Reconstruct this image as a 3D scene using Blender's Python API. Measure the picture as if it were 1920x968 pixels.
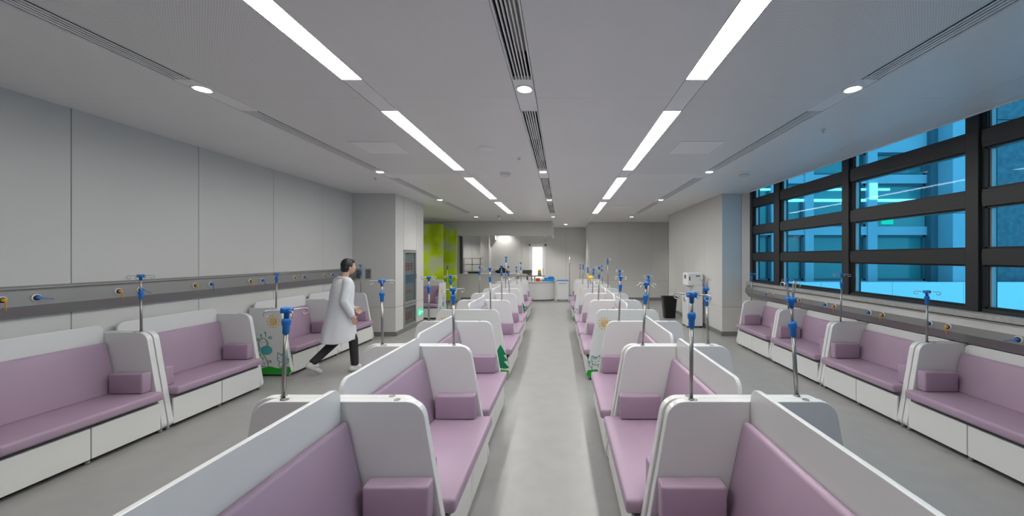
import bpy, bmesh, math, random
from mathutils import Vector, Matrix, Quaternion
random.seed(7)
PI = math.pi
for o in list(bpy.data.objects): bpy.data.objects.remove(o)
SC = bpy.context.scene
COL = SC.collection
F = 680.0; VX = 1054.0; VY = 482.0; CH = 1.8       # photo focal length in px, vanishing point, camera height
CEIL = 3.237

# ------------------------------------------------------------------ camera
cd = bpy.data.cameras.new('camera'); cam = bpy.data.objects.new('camera', cd); COL.objects.link(cam)
cam.location = (0, 0, CH); cam.rotation_euler = (PI/2, 0, 0)
cd.sensor_width = 36; cd.lens = 36*F/1920; cd.shift_x = -(VX-960)/1920; cd.shift_y = -(484-VY)/1920
cd.clip_start = 0.05; cd.clip_end = 300
SC.camera = cam
# ------------------------------------------------------------------ world, exposure
w = bpy.data.worlds.new('world'); SC.world = w; w.use_nodes = True
bg = w.node_tree.nodes['Background']; bg.inputs[0].default_value = (0.90, 0.95, 1.0, 1); bg.inputs[1].default_value = 1.5
SC.view_settings.view_transform = 'Standard'; SC.view_settings.look = 'None'
SC.view_settings.gamma = 1; SC.view_settings.use_curve_mapping = False
SC.view_settings.exposure = 0.2
STRIP_E = 30.0; DOWN_E = 40.0; SPOT_W = 34.0

# ------------------------------------------------------------------ materials
M = {}
def mat(name, col, rough=.5, metal=0, emit=0, emcol=None, noise=None, bump=None, coat=0, spec=.5, speck=None):
    m = bpy.data.materials.new(name); m.use_nodes = True; nt = m.node_tree; b = nt.nodes['Principled BSDF']
    b.inputs['Base Color'].default_value = (*col, 1); b.inputs['Roughness'].default_value = rough
    b.inputs['Metallic'].default_value = metal; b.inputs['Specular IOR Level'].default_value = spec
    if coat: b.inputs['Coat Weight'].default_value = coat; b.inputs['Coat Roughness'].default_value = .15
    if emit:
        b.inputs['Emission Color'].default_value = (*(emcol or col), 1); b.inputs['Emission Strength'].default_value = emit
    tc = nt.nodes.new('ShaderNodeTexCoord')
    if noise:                       # (scale, amount): gentle colour variation
        n = nt.nodes.new('ShaderNodeTexNoise'); n.inputs['Scale'].default_value = noise[0]; n.inputs['Detail'].default_value = 4
        nt.links.new(tc.outputs['Object'], n.inputs['Vector'])
        r = nt.nodes.new('ShaderNodeValToRGB'); a = noise[1]
        r.color_ramp.elements[0].position = .3; r.color_ramp.elements[1].position = .7
        r.color_ramp.elements[0].color = (*[c*(1-a) for c in col], 1); r.color_ramp.elements[1].color = (*[min(1, c*(1+a)) for c in col], 1)
        nt.links.new(n.outputs['Fac'], r.inputs['Fac']); last = r.outputs['Color']
        if speck:
            v = nt.nodes.new('ShaderNodeTexVoronoi'); v.inputs['Scale'].default_value = speck[0]
            nt.links.new(tc.outputs['Object'], v.inputs['Vector'])
            s = nt.nodes.new('ShaderNodeValToRGB'); s.color_ramp.elements[0].position = .0; s.color_ramp.elements[1].position = .16
            s.color_ramp.elements[0].color = (1, 1, 1, 1); s.color_ramp.elements[1].color = (0, 0, 0, 1)
            nt.links.new(v.outputs['Distance'], s.inputs['Fac'])
            mx = nt.nodes.new('ShaderNodeMix'); mx.data_type = 'RGBA'
            nt.links.new(s.outputs['Color'], mx.inputs[0]); nt.links.new(last, mx.inputs[6]); mx.inputs[7].default_value = (*speck[1], 1)
            last = mx.outputs[2]
        nt.links.new(last, b.inputs['Base Color'])
    if bump:                        # (scale, strength)
        n = nt.nodes.new('ShaderNodeTexNoise'); n.inputs['Scale'].default_value = bump[0]; n.inputs['Detail'].default_value = 5
        nt.links.new(tc.outputs['Object'], n.inputs['Vector'])
        bp = nt.nodes.new('ShaderNodeBump'); bp.inputs['Strength'].default_value = bump[1]; bp.inputs['Distance'].default_value = .002
        nt.links.new(n.outputs['Fac'], bp.inputs['Height']); nt.links.new(bp.outputs['Normal'], b.inputs['Normal'])
    M[name] = m; return m
mat('ceiling_paint', (.85, .85, .845), .42, noise=(1.2, .01))
mat('ceiling_plate', (.90, .90, .90), .4)
mat('wall_panel', (.62, .61, .585), .38, noise=(.8, .015))
mat('wall_joint', (.30, .30, .29), .6)
mat('plenum', (.05, .05, .05), .9)
mat('backing', (.06, .06, .06), .9)
mat('skirting', (.20, .20, .195), .5)
mat('floor_vinyl', (.33, .325, .315), .33, noise=(5, .05), speck=(190, (.22, .22, .215)), bump=(60, .05))
mat('laminate', (.70, .70, .69), .30, coat=.15)
mat('drawer_white', (.72, .72, .70), .35)
mat('plinth', (.25, .25, .25), .6)
mat('purple', (.385, .275, .365), .42, noise=(3, .03), bump=(350, .18), spec=.4)
mat('steel', (.36, .35, .33), .38, metal=1)
mat('wire_steel', (.50, .49, .47), .4, metal=.8)
mat('blue_plastic', (.006, .15, .52), .35)
mat('rail_metal', (.30, .295, .29), .38, metal=.55)
mat('rail_light', (.42, .42, .41), .35, metal=.5)
mat('sill_stone', (.42, .40, .37), .45, noise=(30, .12))
mat('frame_dark', (.022, .023, .025), .42)
mat('frame_black', (.004, .004, .004), .4)
mat('frame_alu', (.45, .47, .49), .35, metal=.3)
mat('white_ring', (.75, .75, .75), .3)
mat('black', (.012, .012, .012), .4)
mat('dark_grey', (.08, .08, .08), .4)
mat('orange', (.75, .36, .03), .4)
mat('blue_key', (.03, .18, .62), .4)
mat('strip_glow', (1, 1, 1), .5, emit=STRIP_E, emcol=(.985, .985, .955))
mat('lamp_glow', (1, 1, 1), .5, emit=DOWN_E, emcol=(1, .98, .95))
mat('lens_glow', (.9, .9, .9), .3, emit=.75, emcol=(1, .98, .95)); mat('reflector', (.9, .9, .9), .12, metal=.8)
mat('lime', (.36, .50, .02), .35)
mat('grey_cab', (.34, .34, .34), .35, metal=.4)
mat('cab_white', (.78, .785, .79), .35)
mat('steel_door', (.22, .24, .24), .4)
mat('sign_green', (.0, .55, .25), .4, emit=.55, emcol=(.02, .85, .42))
mat('sign_white', (.8, 1, .9), .4, emit=1.6, emcol=(.7, 1, .85))
mat('red_print', (.38, .10, .07), .6)
mat('blue_print', (.07, .16, .24), .5)
mat('bin_black', (.008, .008, .009), .3)
mat('yellow', (.85, .55, .02), .4)
mat('red', (.65, .06, .03), .4)
mat('sky_plastic', (.02, .30, .72), .4)
mat('art_sun', (.72, .40, .07), .5); mat('art_sun_pale', (.80, .68, .42), .5)
mat('art_line', (.10, .30, .24), .5); mat('art_grey', (.16, .19, .18), .5)
mat('art_teal', (.05, .38, .42), .5); mat('art_mint', (.22, .58, .42), .5)
mat('art_pine', (.0, .19, .08), .5); mat('art_grass', (.01, .34, .02), .5); mat('art_lime', (.13, .50, .02), .5)
mat('skin', (.55, .34, .25), .5); mat('hair', (.012, .010, .009), .45); mat('coat_cloth', (.66, .67, .70), .75, bump=(60, .3))
mat('trouser', (.02, .02, .025), .7); mat('shoe', (.60, .60, .60), .6); mat('shoe_grey', (.14, .14, .15), .6)
mat('eye_white', (.8, .8, .8), .3); mat('lip', (.40, .16, .13), .5)
mat('facade_light', (.40, .48, .54), .5, noise=(1.5, .05)); mat('parapet_white', (.86, .90, .92), .4); mat('facade_panel', (.30, .40, .46), .45)
mat('facade_glass', (.06, .24, .24), .12, spec=.8); mat('facade_room', (.16, .32, .30), .5)
mat('concrete', (.13, .17, .20), .8, noise=(6, .25), bump=(20, .4)); mat('ext_joint', (.10, .14, .17), .7)
mat('ext_lit', (1, 1, 1), .5, emit=1.5, emcol=(.85, 1, 1)); mat('ext_floor', (.62, .64, .66), .7)
mat('door_lit', (1, 1, .97), .5, emit=.55, emcol=(1, .99, .95))

def glass(name, tint, gl=.06):
    m = bpy.data.materials.new(name); m.use_nodes = True; nt = m.node_tree; nt.nodes.clear()
    out = nt.nodes.new('ShaderNodeOutputMaterial'); mx = nt.nodes.new('ShaderNodeMixShader')
    t = nt.nodes.new('ShaderNodeBsdfTransparent'); t.inputs[0].default_value = (*tint, 1)
    g = nt.nodes.new('ShaderNodeBsdfGlossy'); g.inputs['Roughness'].default_value = .02; g.inputs[0].default_value = (.9, .95, 1, 1)
    lw = nt.nodes.new('ShaderNodeLayerWeight'); lw.inputs[0].default_value = .5
    pw_ = nt.nodes.new('ShaderNodeMath'); pw_.operation = 'POWER'; pw_.inputs[1].default_value = 4.5
    ma = nt.nodes.new('ShaderNodeMath'); ma.operation = 'MULTIPLY_ADD'; ma.inputs[1].default_value = .2; ma.inputs[2].default_value = .006
    nt.links.new(lw.outputs['Facing'], pw_.inputs[0]); nt.links.new(pw_.outputs[0], ma.inputs[0])
    nt.links.new(ma.outputs[0], mx.inputs[0]); nt.links.new(t.outputs[0], mx.inputs[1]); nt.links.new(g.outputs[0], mx.inputs[2])
    nt.links.new(mx.outputs[0], out.inputs[0]); M[name] = m
glass('tint_glass', (.33, .76, .95)); glass('clear_glass', (.85, .88, .88))

# perforated ceiling metal: fine dots in colour only
m = mat('ceiling_perforated', (.85, .85, .845), .42); nt = m.node_tree
tc = nt.nodes.new('ShaderNodeTexCoord'); mp = nt.nodes.new('ShaderNodeMapping'); mp.inputs['Scale'].default_value = (60, 60, 60)
fr = nt.nodes.new('ShaderNodeVectorMath'); fr.operation = 'FRACTION'; sb = nt.nodes.new('ShaderNodeVectorMath'); sb.operation = 'SUBTRACT'
sb.inputs[1].default_value = (.5, .5, 0); sx = nt.nodes.new('ShaderNodeSeparateXYZ'); cx = nt.nodes.new('ShaderNodeCombineXYZ')
ln = nt.nodes.new('ShaderNodeVectorMath'); ln.operation = 'LENGTH'; rp = nt.nodes.new('ShaderNodeValToRGB')
rp.color_ramp.elements[0].position = .20; rp.color_ramp.elements[0].color = (.52, .52, .515, 1)
rp.color_ramp.elements[1].position = .30; rp.color_ramp.elements[1].color = (.85, .85, .845, 1)
L = nt.links.new
L(tc.outputs['Object'], mp.inputs[0]); L(mp.outputs[0], fr.inputs[0]); L(fr.outputs[0], sb.inputs[0]); L(sb.outputs[0], sx.inputs[0])
L(sx.outputs[0], cx.inputs[0]); L(sx.outputs[1], cx.inputs[1]); L(cx.outputs[0], ln.inputs[0]); L(ln.outputs['Value'], rp.inputs[0])
L(rp.outputs[0], nt.nodes['Principled BSDF'].inputs['Base Color'])
# lime art glass: soft blotches of leaf print
m = mat('lime_art', (.36, .50, .02), .25); nt = m.node_tree
tc = nt.nodes.new('ShaderNodeTexCoord'); n = nt.nodes.new('ShaderNodeTexNoise'); n.inputs['Scale'].default_value = 1.6; n.inputs['Detail'].default_value = 1.5
rp = nt.nodes.new('ShaderNodeValToRGB'); e = rp.color_ramp.elements
e[0].position = .36; e[0].color = (.34, .50, .01, 1); e[1].position = .66; e[1].color = (.50, .54, .42, 1)
q = e.new(.5); q.color = (.50, .68, .015, 1)
nt.links.new(tc.outputs['Object'], n.inputs['Vector']); nt.links.new(n.outputs['Fac'], rp.inputs[0]); nt.links.new(rp.outputs[0], nt.nodes['Principled BSDF'].inputs['Base Color'])

# ------------------------------------------------------------------ mesh helpers
class MB:
    def __init__(s): s.bm = bmesh.new(); s.mats = []
    def mi(s, m):
        if m not in s.mats: s.mats.append(m)
        return s.mats.index(m)
    def box(s, lo, hi, m, bev=0, seg=1):
        k = s.mi(m); b = bmesh.new() if bev else s.bm
        v = [b.verts.new((x, y, z)) for x in (lo[0], hi[0]) for y in (lo[1], hi[1]) for z in (lo[2], hi[2])]
        for f in ((0,1,3,2), (4,6,7,5), (0,4,5,1), (2,3,7,6), (0,2,6,4), (1,5,7,3)):
            b.faces.new([v[i] for i in f]).material_index = k
        if bev:
            bmesh.ops.bevel(b, geom=b.edges[:], offset=bev, segments=seg, affect='EDGES', profile=.5)
            for f in b.faces: f.material_index = k
            s.join(b)
        return s
    def join(s, b):
        me = bpy.data.meshes.new('t'); b.to_mesh(me); b.free(); s.bm.from_mesh(me); bpy.data.meshes.remove(me)
    def prism(s, pts, axis, a, c, m, bev=0, seg=1):
        """polygon of 2D points extruded along axis from a to c. axis y: pts=(x,z); x: pts=(y,z); z: pts=(x,y)"""
        k = s.mi(m); b = bmesh.new()
        def P(p, t): return {'y': (p[0], t, p[1]), 'x': (t, p[0], p[1]), 'z': (p[0], p[1], t)}[axis]
        A = [b.verts.new(P(p, a)) for p in pts]; B = [b.verts.new(P(p, c)) for p in pts]; n = len(pts)
        b.faces.new(A); b.faces.new(B[::-1])
        for i in range(n): b.faces.new((A[i], B[i], B[(i+1) % n], A[(i+1) % n]))
        bmesh.ops.recalc_face_normals(b, faces=b.faces[:])
        if bev:
            ed = [e for e in b.edges if len(e.link_faces) == 2 and e.calc_face_angle(0) > .8]
            bmesh.ops.bevel(b, geom=ed, offset=bev, segments=seg, affect='EDGES', profile=.5)
        for f in b.faces: f.material_index = k
        s.join(b); return s
    def tube(s, path, r, m, n=8, cap=True):
        k = s.mi(m); path = [Vector(p) for p in path]; rings = []
        rr = r if isinstance(r, (list, tuple)) else [r]*len(path)
        up = None
        for i, p in enumerate(path):
            d = (path[min(i+1, len(path)-1)] - path[max(i-1, 0)]).normalized()
            if up is None: up = d.orthogonal().normalized()
            up = (up - d*up.dot(d)).normalized(); sd = d.cross(up)
            rings.append([s.bm.verts.new(p + (up*math.cos(2*PI*j/n) + sd*math.sin(2*PI*j/n))*rr[i]) for j in range(n)])
        for i in range(len(rings)-1):
            for j in range(n):
                f = s.bm.faces.new((rings[i][j], rings[i][(j+1) % n], rings[i+1][(j+1) % n], rings[i+1][j])); f.material_index = k; f.smooth = True
        if cap:
            for q in (rings[0][::-1], rings[-1]): s.bm.faces.new(q).material_index = k
        return s
    def lathe(s, prof, m, c=(0, 0, 0), axis='z', n=20, smooth=True, cap=True):
        """prof: list of (r, h) along the axis"""
        k = s.mi(m); rings = []
        for r, h in prof:
            ring = []
            for j in range(n):
                a = 2*PI*j/n; u, v = r*math.cos(a), r*math.sin(a)
                p = {'z': (u, v, h), 'x': (h, u, v), 'y': (u, h, v)}[axis]
                ring.append(s.bm.verts.new((c[0]+p[0], c[1]+p[1], c[2]+p[2])))
            rings.append(ring)
        fs = []
        for i in range(len(rings)-1):
            for j in range(n):
                f = s.bm.faces.new((rings[i][j], rings[i][(j+1) % n], rings[i+1][(j+1) % n], rings[i+1][j])); f.material_index = k; f.smooth = smooth; fs.append(f)
        if cap:
            for q in (rings[0][::-1], rings[-1]): f = s.bm.faces.new(q); f.material_index = k; fs.append(f)
        bmesh.ops.recalc_face_normals(s.bm, faces=fs)
        return s
    def mesh(s, name, smooth=False):
        me = bpy.data.meshes.new(name); s.bm.normal_update()
        if smooth:
            for f in s.bm.faces: f.smooth = True
        s.bm.to_mesh(me); s.bm.free()
        for m in s.mats: me.materials.append(M[m])
        return me
    def build(s, name, parent=None, smooth=False): return link(name, s.mesh(name, smooth), parent)
def link(name, me, parent=None, loc=None):
    o = bpy.data.objects.new(name, me); COL.objects.link(o)
    if parent: o.parent = parent
    if loc: o.location = loc
    return o
def tag(o, label, cat, group=None):
    o['label'] = label; o['category'] = cat
    if group: o['group'] = group
    return o
def thing(name, label, cat, loc=(0, 0, 0), rz=0, group=None):
    o = bpy.data.objects.new(name, None); COL.objects.link(o); o.location = loc; o.rotation_euler = (0, 0, rz); o.empty_display_size = .1
    return tag(o, label, cat, group)
def struct(o): o['kind'] = 'structure'; return o
def setting(name, loc=(0, 0, 0)):
    o = bpy.data.objects.new(name, None); COL.objects.link(o); o.location = loc; return struct(o)
def smooth_flat(me):            # smooth shading with the big faces kept flat through custom weight
    for p in me.polygons: p.use_smooth = True
    return me
def fillet(pts, rads, n=6):
    out = []; N = len(pts)
    for i in range(N):
        p = Vector(pts[i]); r = rads[i]
        if r <= 0: out.append(tuple(p)); continue
        a = (Vector(pts[i-1])-p).normalized(); b = (Vector(pts[(i+1) % N])-p).normalized()
        th = a.angle(b); d = r/math.tan(th/2); c = p + (a+b).normalized()*(r/math.sin(th/2))
        s0 = p+a*d-c; s1 = p+b*d-c
        a0 = math.atan2(s0.y, s0.x); a1 = math.atan2(s1.y, s1.x); dd = (a1-a0+PI) % (2*PI)-PI
        for k in range(n+1):
            t = a0+dd*k/n; out.append((c.x+r*math.cos(t), c.y+r*math.sin(t)))
    return out
ORD = ['nearest', 'second', 'third', 'fourth', 'fifth', 'sixth', 'seventh', 'eighth', 'ninth']
def px(x, y=None, Y=1.0):       # photo pixel to X (and Z) at depth Y
    X = (x-VX)/F*Y
    return X if y is None else (X, CH-(y-VY)/F*Y)

# ================================================================== SETTING
# floor
fl = struct(MB().box((-8, -3.2, -.1), (4.4, 20.2, 0), 'floor_vinyl').box((4.4, 12.37, -.1), (7, 20.2, 0), 'floor_vinyl').build('floor'))
# ceiling: backing slab + separate metal panels with open joints; slots left open for lights and grilles
ce = setting('ceiling')
MB().box((-8, -3.2, CEIL+.45), (4.6, 20.2, CEIL+.55), 'plenum').box((4.6, 12.37, CEIL+.45), (7, 20.2, CEIL+.55), 'plenum').build('plenum_slab', ce)
LAT = [(-4.75, -3.165), (-2.985, -1.79), (-1.616, -.41), (-.235, .997), (1.178, 2.402), (2.575, 3.68), (3.68, 4.15)]
SLOT = {'light': [(-1.79, -1.616), (.997, 1.178)], 'grille': [(-3.165, -2.985), (-.41, -.235), (2.402, 2.575)]}
yj = [-2.75, .27, 3.27, 6.29, 9.27, 12.27, 14.7]
for (x0, x1) in LAT:
    for a, b in zip(yj[:-1], yj[1:]):
        perf = (x0 in (-2.985,) or x0 == 1.178) and b < 7
        MB().box((x0+.002, a+.0015, CEIL), (x1-.002, b-.0015, CEIL+.03), 'ceiling_perforated' if perf else 'ceiling_paint').build('ceiling_panel', ce)
# joint between two long side panels by the windows
segs = [(.53, 2.945), (3.57, 6.0), (6.60, 8.98), (9.55, 11.97)]
fills = [(-2.75, .53), (2.945, 3.57), (6.0, 6.60), (8.98, 9.55), (11.97, 14.7)]
for kind in SLOT:
    for (x0, x1) in SLOT[kind]:
        for a, b in fills:
            MB().box((x0+.004, a+.001, CEIL+.001), (x1-.004, b-.001, CEIL+.03), 'ceiling_plate').build('infill_panel', ce)
# far ceiling areas, over the left bay, the corridor and the nurse station, and by the right back wall
for (x0, x1, a, b) in ((-7.9, -4.752, 9.9, 20), (-4.75, 4.15, 14.7, 20), (4.152, 6.9, 12.42, 20), (4.15, 4.3, -2.9, -2.8)):
    MB().box((x0, a, CEIL), (x1, b, CEIL+.03), 'ceiling_paint').build('ceiling_panel', ce)
MB().box((4.135, -2.9, CEIL-.012), (4.152, 8.22, CEIL+.06), 'ceiling_plate').build('ceiling_edge', ce)
MB().box((4.20, -2.9, CEIL+.42), (4.6, 8.3, CEIL+.45), 'ceiling_paint').build('ceiling_recess', ce)

# luminous strips
side = {0: 'left', 1: 'right'}
pos = ['nearest', 'second', 'third', 'farthest']
for si, (x0, x1) in enumerate(SLOT['light']):
    for k, (a, b) in enumerate([(-2.47, -.06)] + segs):
        if k == 0: continue
        c = ((x0+x1)/2, (a+b)/2, CEIL)
        nm = 'behind the camera' if k == 0 else pos[k-1]
        t = thing('ceiling_light', '%s glowing white linear ceiling light in the row left of the central grilles' % nm if si == 0 else
                  '%s glowing white linear ceiling light in the row right of the central grilles' % nm, 'ceiling light', c, 0, 'linear ceiling lights')
        hx, hy = (x1-x0)/2-.003, (b-a)/2-.002
        MB().box((-hx+.004, -hy+.004, .004), (hx-.004, hy-.004, .012), 'strip_glow').build('diffuser', t)
        f = MB()
        for q in ((-hx, -hy, -hx+.004, hy), (hx-.004, -hy, hx, hy), (-hx, -hy, hx, -hy+.004), (-hx, hy-.004, hx, hy)):
            f.box((q[0], q[1], 0), (q[2], q[3], .05), 'ceiling_plate')
        f.box((-hx, -hy, .05), (hx, hy, .055), 'ceiling_plate').build('housing', t)
# grilles: long slats over dark slots
gname = {0: 'near the left wall', 1: 'along the middle of the ceiling', 2: 'near the windows'}
for gi, (x0, x1) in enumerate(SLOT['grille']):
    for k, (a, b) in enumerate([(-2.47, -.06)] + segs):
        if k == 0: continue
        c = ((x0+x1)/2, (a+b)/2, CEIL); nm = 'behind the camera' if k == 0 else pos[k-1]
        t = thing('air_grille', '%s white slatted linear air grille %s' % (nm, gname[gi]), 'air grille', c, 0, 'linear air grilles')
        hx, hy = (x1-x0)/2-.002, (b-a)/2-.002
        f = MB()
        for q in ((-hx, -hy, -hx+.012, hy), (hx-.012, -hy, hx, hy), (-hx, -hy, hx, -hy+.006), (-hx, hy-.006, hx, hy)):
            f.box((q[0], q[1], 0), (q[2], q[3], .03), 'ceiling_plate')
        f.build('frame', t)
        ns = 5 if gi == 1 else 4
        sm = MB().box((-.005, -hy+.006, .002), (.005, hy-.006, .026), 'ceiling_plate').mesh('slat') if gi == 1 else \
             MB().box((-.008, -hy+.006, .000), (.008, hy-.006, .004), 'ceiling_plate').mesh('slat')
        step = (2*hx-.024)/(ns+1)
        for j in range(ns): link('slat', sm, t, (-hx+.012+step*(j+1), 0, 0))
        d = MB()
        if gi == 1:
            d.box((-hx, -hy, .26), (hx, hy, .27), 'backing')
            d.box((-hx-.004, -hy, .03), (-hx, hy, .27), 'backing').box((hx, -hy, .03), (hx+.004, hy, .27), 'backing')
            d.box((-hx, -hy+.5, .10), (hx*.3, -hy+1.15, .2), 'grey_cab').box((-hx*.2, .35, .09), (hx, .95, .2), 'grey_cab')
            d.tube([(-hx*.6, -hy+.2, .1), (0, -.3, .13), (hx*.5, 0, .1), (hx*.3, hy-.1, .12)], .008, 'ceiling_plate', 6)
        else:
            d.box((-hx, -hy, .035), (hx, hy, .04), 'backing')
        d.build('duct', t)
# downlights
dn = [(-3.08, 0), (-.322, 1), (2.488, 2)]
for (xx, gi) in dn:
    for k, yy in enumerate((.12, 3.105, 6.13, 9.13, 13.0)):
        if k == 0: continue
        nm = ['overhead', 'nearest', 'second', 'third', 'farthest'][k]
        t = thing('downlight', '%s round recessed downlight in the grille line %s' % (nm, gname[gi]), 'ceiling light', (xx, yy, CEIL), 0, 'round downlights')
        MB().lathe([(.078, 0), (.078, -.004), (.064, -.006), (.060, 0)], 'ceiling_plate', n=28, cap=False).build('trim_ring', t)
        MB().lathe([(.060, -.003), (.050, -.0025), (.045, -.002)], 'reflector', n=28, cap=False).build('reflector', t)
        MB().lathe([(.056, -.003), (.043, -.0035)], 'lamp_glow', n=28, cap=False).lathe([(.043, -.0035), (.0, -.0030)], 'lens_glow', n=24, cap=False).build('lamp', t)
        ld = bpy.data.lights.new('downlight_beam', 'SPOT'); ld.energy = SPOT_W*(3.4 if k == 4 else 1); ld.spot_size = 1.75; ld.spot_blend = .7; ld.shadow_soft_size = .05; ld.color = (1, .98, .95)
        lo = link('downlight_beam', ld, t, (0, 0, -.012))
def downlight(x, y, lab, watt=SPOT_W, z=CEIL):
    t = thing('downlight', lab, 'ceiling light', (x, y, z))
    MB().lathe([(.085, 0), (.085, -.004), (.070, -.006), (.066, 0)], 'ceiling_plate', n=24, cap=False).build('trim_ring', t)
    MB().lathe([(.066, -.003), (.0, -.0035)], 'lamp_glow', n=24, cap=False).build('lamp', t)
    ld = bpy.data.lights.new('downlight_beam', 'SPOT'); ld.energy = watt; ld.spot_size = 2.0; ld.spot_blend = .7; ld.shadow_soft_size = .05; ld.color = (1, .98, .95)
    link('downlight_beam', ld, t, (0, 0, -.012))
downlight(.16, 16.0, 'round downlight over the far corridor right of the nurse station', 150)
downlight(-2.8, 17.35, 'round downlight washing the back wall inside the nurse station', 85)
downlight(-1.2, 16.6, 'round downlight over the lit door inside the nurse station', 140)
downlight(-4.6, 16.6, 'round downlight over the left end of the nurse station', 140)
downlight(-5.6, 12.2, 'added unseen fill light over the bay beyond the left pillar', 110)  # invented lamp hidden by the pillar, added to lift ambient light far back
downlight(5.2, 13.7, 'added unseen fill light over the bay behind the right pillar', 90)  # second added fill lamp, out of sight, brightens the far region
# ceiling fittings
def access(x0, x1, y0, y1, lab):
    t = thing('access_panel', lab, 'access panel', ((x0+x1)/2, (y0+y1)/2, CEIL), 0, 'ceiling access panels')
    hx, hy = (x1-x0)/2, (y1-y0)/2
    MB().box((-hx+.02, -hy+.02, -.006), (hx-.02, hy-.02, -.001), 'ceiling_plate').build('hatch', t)
    f = MB()
    for q in ((-hx, -hy, -hx+.015, hy), (hx-.015, -hy, hx, hy), (-hx+.015, -hy, hx-.015, -hy+.015), (-hx+.015, hy-.015, hx-.015, hy)):
        f.box((q[0], q[1], -.009), (q[2], q[3], 0), 'ceiling_plate')
    f.build('frame', t)
access(-2.68, -2.10, 4.51, 5.07, 'square white ceiling access panel left of the left light strip')
access(1.475, 2.06, 4.50, 5.06, 'square white ceiling access panel right of the right light strip')
access(1.43, 2.0, 10.1, 10.7, 'faint square ceiling access panel far back right of the light strip')
t = tag(MB().lathe([(.105, 0), (.105, -.006), (.09, -.012), (.0, -.013)], 'ceiling_plate', (-1.007, 4.79, CEIL), n=32, cap=False).build('speaker_cover'),
        'flat round white ceiling speaker cover between left light strip and central grilles', 'ceiling speaker')
def detector(x, y, lab):
    t = thing('smoke_detector', lab, 'smoke detector', (x, y, CEIL))
    MB().lathe([(.10, 0), (.10, -.018), (.09, -.022), (0, -.022)], 'ceiling_plate', n=28, cap=False).build('base', t)
    MB().lathe([(.075, -.022), (.075, -.028), (.085, -.032), (.08, -.050), (.04, -.056), (0, -.057)], 'laminate', n=28, cap=False).build('sensor_head', t)
detector(-.97, 6.2, 'white round smoke detector left of the central grille row')
detector(3.12, 6.22, 'white round smoke detector on the ceiling near the windows')
t = thing('security_camera', 'small white dome camera on the ceiling near the nurse station', 'camera', (-2.2, 12.6, CEIL))
MB().lathe([(.06, 0), (.06, -.03), (.05, -.04), (0, -.04)], 'laminate', n=20, cap=False).build('mount', t)
MB().tube([(0, 0, -.04), (.02, -.04, -.10), (.03, -.10, -.13)], .035, 'laminate', 12).build('camera_body', t)
for (x, y) in ((-.62, 5.25), (2.95, 4.1), (-3.4, 6.6)):
    tag(MB().lathe([(.028, 0), (.026, -.004), (.012, -.006), (.010, -.03), (.018, -.032), (0, -.034)], 'laminate', (x, y, CEIL), n=14, cap=False).build('sprinkler'),
        'tiny white sprinkler head on the ceiling ' + {-.62: 'beside the central grille', 2.95: 'near the windows', -3.4: 'near the left wall'}[x], 'sprinkler')

# left wall: tall panels with open joints
WL = -4.75
wl = setting('wall_left')
MB().box((WL-.12, -3.0, 0), (WL-.03, 8.3, CEIL+.45), 'backing').build('backing_board', wl)
yy = [-2.65, -1.42, -.19, 1.05, 2.28, 3.51, 4.74, 5.97, 7.21, 8.28]
for a, b in zip(yy[:-1], yy[1:]):
    MB().box((WL-.03, a+.003, .10), (WL, b-.003, CEIL+.02), 'wall_panel', .002).build('wall_panel', wl)
MB().box((WL-.03, -2.9, 0), (WL+.004, 8.28, .10), 'skirting').build('skirting', wl)
# pillar block left (the wall steps out)
PB, PX, PE = 8.21, -3.77, 9.86
pl = setting('wall_pillar_left')
MB().box((-7.9, PB+.03, 0), (PX-.03, PE-.03, CEIL+.45), 'backing').build('backing_board', pl)
for (a, b) in ((-5.0, -3.773),):
    MB().box((a, PB, .10), (b, PB+.03, .65), 'wall_panel', .002).build('wall_panel', pl)
    MB().box((a, PB, .656), (b, PB+.03, CEIL+.02), 'wall_panel', .002).build('wall_panel', pl)
for (a, b, z0, z1) in ((PB, 8.62, .10, .65), (PB, 8.62, .656, CEIL+.02), (8.626, 9.37, 1.97, CEIL+.02), (9.376, PE, .10, .65), (9.376, PE, .656, CEIL+.02)):
    MB().box((PX-.03, a+.0015, z0), (PX, b-.0015, z1), 'wall_panel', .002).build('wall_panel', pl)
MB().box((-7.9, PE-.03, .0), (PX-.002, PE, CEIL), 'wall_panel').build('back_face', pl)
MB().box((-4.75, PB-.004, 0), (PX+.004, PB+.02, .10), 'skirting').build('skirting', pl)
MB().box((PX-.02, PB, 0), (PX+.004, PE, .10), 'skirting').build('skirting', pl)
# right pillar block
QX, QB, QE = 3.64, 8.25, 12.4
pr = setting('wall_pillar_right')
MB().box((QX+.03, QB+.03, 0), (4.3, QE-.03, CEIL+.45), 'backing').build('backing_board', pr)
yq = [8.25, 9.25, 10.05, 10.9, 11.6, 12.4]
for a, b in zip(yq[:-1], yq[1:]):
    for z0, z1 in ((.10, .66), (.666, CEIL+.02)):
        MB().box((QX, a+.002, z0), (QX+.03, b-.002, z1), 'wall_panel', .002).build('wall_panel', pr)
for z0, z1 in ((.10, .66), (.666, CEIL+.02)):
    MB().box((QX+.001, QB, z0), (4.085, QB+.03, z1), 'wall_panel', .002).build('wall_panel', pr)
    MB().prism([(4.088, 8.25), (4.24, 8.12), (4.26, 8.15), (4.10, 8.28)], 'z', z0, z1 + (.4 if z1 > 1 else 0), 'wall_panel').build('wall_panel', pr)
MB().box((QX-.004, QB-.004, 0), (4.22, QB+.02, .10), 'skirting').build('skirting', pr)
MB().box((QX-.004, QB, 0), (QX+.02, QE, .10), 'skirting').build('skirting', pr)
MB().box((QX, QE-.03, 0), (4.9, QE, CEIL), 'wall_panel').build('back_face', pr)
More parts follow.
